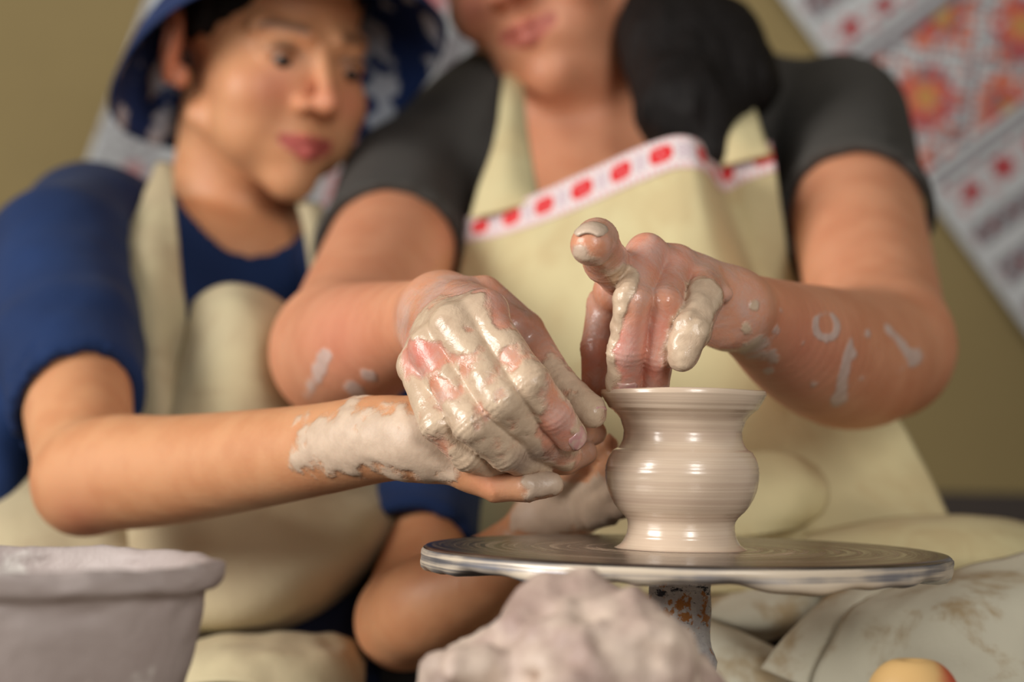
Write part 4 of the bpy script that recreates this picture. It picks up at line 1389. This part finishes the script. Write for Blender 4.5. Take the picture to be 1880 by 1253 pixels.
# the inside of the brim is whichever side faces the head's axis
cen = np.empty(len(mi) * 3, np.float32)
brim.data.polygons.foreach_get('center', cen)
nor = np.empty(len(mi) * 3, np.float32)
brim.data.polygons.foreach_get('normal', nor)
cen = cen.reshape(-1, 3) + root_loc(boy)
inside = ((BH.w((0, -0.012, -0.10)) - cen) * nor.reshape(-1, 3)).sum(1) > 0
mi[inside] = 1
brim.data.polygons.foreach_set('material_index', mi)
brim['label'] = 'floppy hat brim, blue and white print outside and dark navy inside'
rings = [hat_ring(0.0845 * c_, 0.105 * c_, z_, tilt, -0.012) for c_, z_ in ((1.0, 0.002), (0.985, 0.025), (0.95, 0.050), (0.88, 0.068), (0.7, 0.078), (0.4, 0.082), (0.02, 0.083))]
v, v2, f1, f2, fe, ft = hat_surface(rings, 'hat_crown', HAT, 0.0025)
mesh('hat_crown', np.concatenate([v, v2]), np.concatenate([f1, f2, fe, ft]), HAT, boy)

# boy's apron
st = sheet([[(286, 298, 1.64), (304, 296, 1.635), (318, 302, 1.635)], [(262, 365, 1.60), (290, 365, 1.59), (320, 365, 1.59)], [(218, 470, 1.55), (270, 465, 1.53), (328, 465, 1.545)], [(215, 560, 1.52), (275, 560, 1.50), (338, 560, 1.52)], [(230, 660, 1.49), (290, 660, 1.47), (345, 660, 1.50)], [(248, 770, 1.46), (305, 780, 1.45), (352, 790, 1.48)]], 8, 8)
cloth('apron_strap', st, APRON_B, boy, 0.0024, 0.006, 26, 21)
st2 = sheet([[(545, 370, 1.66), (565, 372, 1.655), (590, 376, 1.66)], [(560, 430, 1.635), (580, 432, 1.63), (606, 436, 1.635)], [(572, 520, 1.61), (596, 520, 1.60), (625, 520, 1.61)]], 6, 8)
cloth('apron_strap', st2, APRON_B, boy, 0.0024, 0.003, 26, 22)
bb2 = sheet([[(352, 560, 1.535), (385, 532, 1.515), (425, 521, 1.505), (475, 535, 1.51), (530, 572, 1.53), (590, 620, 1.56)],
             [(346, 600, 1.505), (383, 575, 1.485), (430, 566, 1.475), (482, 580, 1.48), (540, 612, 1.50), (600, 650, 1.54)],
             [(325, 690, 1.475), (368, 680, 1.46), (425, 672, 1.45), (490, 680, 1.455), (550, 700, 1.48), (620, 720, 1.52)],
             [(300, 780, 1.455), (350, 785, 1.44), (420, 785, 1.43), (500, 785, 1.435), (570, 790, 1.455), (640, 800, 1.50)],
             [(260, 860, 1.445), (330, 880, 1.42), (420, 890, 1.405), (520, 890, 1.405), (610, 885, 1.43), (690, 880, 1.48)],
             [(220, 950, 1.43), (310, 975, 1.39), (420, 985, 1.37), (540, 975, 1.37), (650, 955, 1.39), (738, 925, 1.45)],
             [(200, 1040, 1.41), (300, 1060, 1.36), (420, 1065, 1.34), (540, 1055, 1.34), (640, 1035, 1.37), (722, 1000, 1.44)],
             [(200, 1110, 1.42), (300, 1130, 1.36), (410, 1140, 1.34), (520, 1132, 1.35), (605, 1110, 1.39), (672, 1065, 1.45)],
             [(210, 1160, 1.45), (300, 1170, 1.40), (400, 1172, 1.38), (500, 1162, 1.39), (575, 1140, 1.43), (625, 1110, 1.47)]], 8, 8)
cloth('apron', bb2, APRON_B, boy, 0.0026, 0.008, 13, 23, 'cream canvas apron with the bib top rolled forward')
side = sheet([[(-60, 850, 1.48), (20, 850, 1.47), (90, 870, 1.455), (180, 900, 1.45), (260, 930, 1.45)], [(-60, 920, 1.45), (20, 925, 1.435), (100, 935, 1.42), (190, 955, 1.415), (270, 985, 1.42)], [(-60, 990, 1.43), (30, 990, 1.41), (110, 1000, 1.40), (200, 1010, 1.395), (280, 1040, 1.40)], [(-60, 1090, 1.42), (30, 1095, 1.40), (110, 1100, 1.39), (200, 1100, 1.39), (280, 1110, 1.395)]], 8, 8)
cloth('apron_side', side, APRON_B, boy, 0.0026, 0.010, 14, 24, 'bright creased side of the cream apron behind the bowl')
knee = sheet([[(330, 1185, 1.36), (400, 1165, 1.35), (480, 1158, 1.345), (560, 1160, 1.35), (630, 1178, 1.36), (668, 1205, 1.38)], [(330, 1215, 1.32), (400, 1200, 1.31), (480, 1195, 1.305), (560, 1198, 1.31), (625, 1212, 1.325), (662, 1232, 1.35)], [(330, 1270, 1.30), (400, 1262, 1.29), (480, 1258, 1.285), (560, 1262, 1.29), (620, 1272, 1.305), (655, 1290, 1.33)]], 8, 8)
cloth('apron_hem', knee, APRON_B, boy, 0.003, 0.016, 24, 25, 'crumpled lower edge of the cream apron over the knee')

hipB, kneeBR, kneeBL = P(400, 1060, 1.66), P(230, 1235, 1.42), P(590, 1230, 1.42)
lg = legs(hipB, kneeBR, kneeBL, 0.07, 0.05)
v, q = solid(lg, bounds_axes(lg, 0.008), 0.05)
mesh('trousers', v, q, NAVY_D, boy)['label'] = 'dark navy trousers'
for k_ in (kneeBR, kneeBL): shoe('shoe', boy, np.array([k_[0], k_[1] + 0.05, 0.0]), DARK, 0.85)

# ---------------------------------------------------------------- stitched cloths on the wall
DW = YW - 0.012 - CAM[1]
def wallpt(px, py, off=0.0):
    q = P(px, py, 1.0) - CAM
    t = (DW - off) / q[1]
    return CAM + q * t


GREY, LGREY, WH2, RD, OR, PK, YL, DKR, GRN = [np.array(srgb(*c_)) * 0.8 for c_ in ((130, 124, 128), (168, 166, 168), (206, 208, 208), (186, 62, 66), (208, 112, 84), (206, 150, 150), (196, 150, 80), (128, 52, 52), (120, 122, 110))]
def wall_cloth(name, o_, sd, td, s0, s1, t0, t1, cell, fn, label, group=None, seed=0):
    ns, nt = int((s1 - s0) / cell) + 1, int((t1 - t0) / cell) + 1
    S = s0 + np.arange(ns) * cell
    T = t0 + np.arange(nt) * cell
    o_, sd, td = np.array(o_, float), np.array(sd, float), np.array(td, float)
    A = np.empty((ns, nt, 3))
    for i in range(ns):
        for j in range(nt):
            q = o_ + sd * S[i] + td * T[j]
            A[i, j] = wallpt(q[0], q[1], 0.012 + 0.008 * math.sin(T[j] / 85.0 + seed) + 0.004 * math.sin(S[i] / 60.0))
    def colfn(i, j, h, w_):
        return fn(S[i] + cell / 2, T[j] + cell / 2)
    base = wallpt(*(o_ + sd * (s0 + s1) / 2 + td * (t0 + t1) / 2))
    ob = stitched(name, A, colfn, None, 0.0, 0.0015, loc=base)
    return tag(ob, label, 'cloth', group)


CELL = 11.0
rr_ = np.random.RandomState(5)
def right_pattern(s, t):
    c = np.tile(WH2, (len(s), 1))
    rnd = rr_.rand(len(s))
    si, ti = np.round(s / CELL), np.round(t / CELL)
    core = np.abs(s) < 112
    c[core] = LGREY
    c[core & ((si + ti) % 2 == 0)] = WH2
    for so, to in ((0, 0), (0, 1), (0, 2), (106, 0.5), (106, 1.5), (-106, 0.5), (-106, 1.5), (106, -0.5), (-106, -0.5)):
        ds, dt = np.abs(s - so), np.abs(t - to * 220)
        k = ds + dt
        sq = np.maximum(ds, dt)
        m_ = core & (k < 118)
        edge = m_ & (k > 104)
        c[edge] = GREY
        ring_ = m_ & (k <= 104)
        c[ring_ & (k > 84)] = WH2
        c[ring_ & (k <= 92) & (rnd > 0.55)] = OR * 0.9 + GREY * 0.1
        c[ring_ & (k <= 92) & (rnd < 0.2)] = GREY
        half = so != 0
        pet = ring_ & (sq <= 50) & ((np.abs(ds - dt) > 9) | (k < 50))
        c[pet & (rnd > 0.2)] = OR if half else RD
        c[ring_ & (k <= 44) & (rnd > 0.1)] = RD if half else OR
        c[ring_ & (k <= 22)] = YL
    c[(np.abs(np.abs(s) - 124) < 9)] = GREY
    c[(np.abs(np.abs(s) - 136) < 5)] = WH2
    c[(np.abs(np.abs(s) - 147) < 6)] = GREY
    fl = np.abs(np.abs(s) - 186) < 30
    tt = (t % 74) - 37
    k = np.abs(np.abs(s) - 186) + np.abs(tt)
    c[fl & (k < 26)] = RD
    c[fl & (k < 9)] = DKR
    c[fl & (np.abs(tt) > 28) & (k > 40) & (rnd > 0.5)] = PK
    for b, w_ in ((262, 24), (345, 26), (430, 26), (-262, 24), (-345, 26)):
        m_ = np.abs(s - b) < w_
        c[m_] = GREY
        c[m_ & (np.abs(s - b) < w_ * 0.55) & ((ti % 4) < 2)] = DKR
        c[m_ & ((si + ti) % 3 == 0)] = LGREY
    c[t < -84] = WH2
    return c * (0.92 + 0.16 * rnd[:, None])


wall_cloth('embroidered_cloth', (1703, 180), (0.592, 0.806), (0.806, -0.592), -520, 640, -106, 420, CELL, right_pattern, 'cloth with large red and orange stitched rosettes hanging behind the charcoal sleeve', seed=0.5)
def left_pattern(s, t):
    c = np.tile(WH2 * 0.92, (len(s), 1))
    rnd = rr_.rand(len(s))
    si, ti = np.round(s / CELL), np.round(t / CELL)
    c[(rnd > 0.62)] = LGREY
    m_ = np.abs(t + 390) < 34
    c[m_ & ((si + ti) % 3 != 0)] = LGREY
    c[m_ & (np.abs((s % 90) - 45) + np.abs(t + 390) < 26)] = PK * 0.8
    m_ = np.abs(t) < 44
    k = np.abs((s % 96) - 48) + np.abs(t)
    c[m_ & (rnd > 0.4)] = PK
    c[m_ & (k < 40) & (rnd > 0.15)] = RD
    c[m_ & (k < 14)] = OR
    for b in (80, -80, 120):
        m_ = np.abs(t - b) < 10
        c[m_] = GREY
    m_ = (t > 130) & (t < 230)
    k = np.abs((s % 110) - 55) + np.abs(t - 180)
    c[m_ & (k < 44) & (rnd > 0.2)] = PK * 0.85
    c[m_ & (k < 22)] = DKR
    return c * (0.92 + 0.16 * rnd[:, None])


wall_cloth('embroidered_cloth', (690, 240), (-0.35, 0.937), (0.937, 0.35), -420, 420, -478, 262, CELL, left_pattern, 'grey-white cloth with a pink and red stitched stripe hanging behind the bucket hat', seed=2.0)

# ---------------------------------------------------------------- foreground
TZ = 0.532
tb = empty('work_table', (-0.0, CAM[1] + 0.80, 0.0), 'low wooden board in front of the wheel carrying the bowl and clay lump', 'table')
Y0 = CAM[1] + 0.62
box('tabletop', (-0.42, Y0, TZ - 0.03), (0.42, CAM[1] + 1.02, TZ), TABLE, tb)
for sx in (-0.38, 0.35):
    for sy in (Y0 + 0.02, CAM[1] + 0.97):
        box('leg', (sx, sy, 0.0), (sx + 0.03, sy + 0.03, TZ - 0.03), TABLE, tb)

# bowl
bd = 0.93
k_ = bd / F
bc = P(2, 1037, bd)
zr = bc[2]
rz = TZ
H_ = zr - rz
prof = [(0.0003, 0.004), (200 * k_, 0.004), (205 * k_, 0.0), (225 * k_, 0.0), (262 * k_, H_ * 0.04), (302 * k_, H_ * 0.14), (338 * k_, H_ * 0.34), (360 * k_, H_ * 0.58), (371 * k_, H_ * 0.78), (374 * k_, H_ - 0.0105), (380 * k_, H_ - 0.008), (400 * k_, H_ - 0.0065), (408 * k_, H_ - 0.003), (404 * k_, H_ + 0.0015), (388 * k_, H_ + 0.003), (370 * k_, H_ + 0.001), (352 * k_, H_ - 0.010), (330 * k_, H_ * 0.6), (290 * k_, 0.04), (240 * k_, 0.02), (0.0003, 0.018)]
pp = catm(prof, 4)
pp[:, 0] = np.maximum(pp[:, 0], 0.0003)
def bw(r, z, a):
    q = np.stack(np.broadcast_arrays(np.cos(a) * 2.2 + 0 * z, np.sin(a) * 2.2 + 0 * z, z * 60 + 0 * a), -1).reshape(-1, 3)
    nse = (vnoise(q, 2.3, 3, 4) - 0.5).reshape(np.broadcast(z, a).shape)
    k = sstep(H_ - 0.03, H_ - 0.005, z)
    return 0.0045 * nse * k + 0.0015 * nse, 0.004 * nse * k
v, f = lathe(pp, 120, bw)
v = v + np.array([bc[0], bc[1], rz])
bowl = mesh('bowl', v, f, BOWL, loc=(bc[0], bc[1], rz + 0.0))
tag(bowl, 'grey slip-smeared bowl with a crusted flat rim at the lower left', 'bowl')
v, f = lathe([(0.0003, H_ * 0.78), (0.3 * 300 * k_, H_ * 0.78), (330 * k_, H_ * 0.78)], 48)
# clay lump
lc = [(1040, 1190, 0.90, 120), (930, 1235, 0.90, 110), (1120, 1220, 0.89, 120), (1200, 1255, 0.90, 95), (850, 1270, 0.91, 80), (990, 1142, 0.905, 64), (1090, 1142, 0.90, 64), (960, 1170, 0.89, 60), (1130, 1150, 0.90, 62), (1060, 1270, 0.88, 150)]
ln = U(0.012, *[ell(P3(q_), (RP(q_[3], q_[2]), RP(q_[3], q_[2]) * 0.8, RP(q_[3], q_[2]))) for q_ in lc], seg(P(900, 1310, 0.92), P(1190, 1310, 0.92), 0.03, 0.03))
rgl = np.random.RandomState(11)
ln = U(0.007, ln, *[ell(P(860 + 360 * a_, 1245 - 130 * math.sin(math.pi * (0.1 + 0.8 * a_)) * b_, 0.875 + 0.03 * c_), (0.011, 0.011, 0.011)) for a_, b_, c_ in rgl.rand(26, 3)])
ln = ('post', lambda p: 0.017 * (vnoise(p, 56, 2, 14) - 0.5) + 0.006 * (vnoise(p, 150, 2, 6) - 0.5), ln, 0.024)
v, q = solid(ln, bounds_axes(ln, 0.0026), 0.02)
v[:, 2] = np.maximum(v[:, 2], TZ)
lb = P(1040, 1200, 0.90)
lump = mesh('clay_lump', v, q, LUMP, loc=(lb[0], lb[1], TZ))
tag(lump, 'rough lumpy mound of raw clay in front of the wheel shaft', 'clay')
# fruit
fc = P(1676, 1290, 0.99)
fr = RP(86, 0.99)
prof = [(fr * math.sin(t) * (1 + 0.03 * math.cos(t)), fr * 0.96 * math.cos(t) - fr * 0.18 * math.exp(-(math.sin(t) / 0.28) ** 2) * np.sign(math.cos(t))) for t in np.linspace(0.002, math.pi - 0.002, 40)]
v, f = lathe(prof, 48)
fz_ = v[:, 2].min()
cz = TZ - fz_
fo = empty('fruit', (fc[0], fc[1], TZ), 'yellow and red rounded fruit at the bottom right edge', 'fruit')
o = mesh('flesh', v + np.array([fc[0], fc[1], max(cz, fc[2]) if False else cz]), f[:, ::-1], FRUIT, fo)
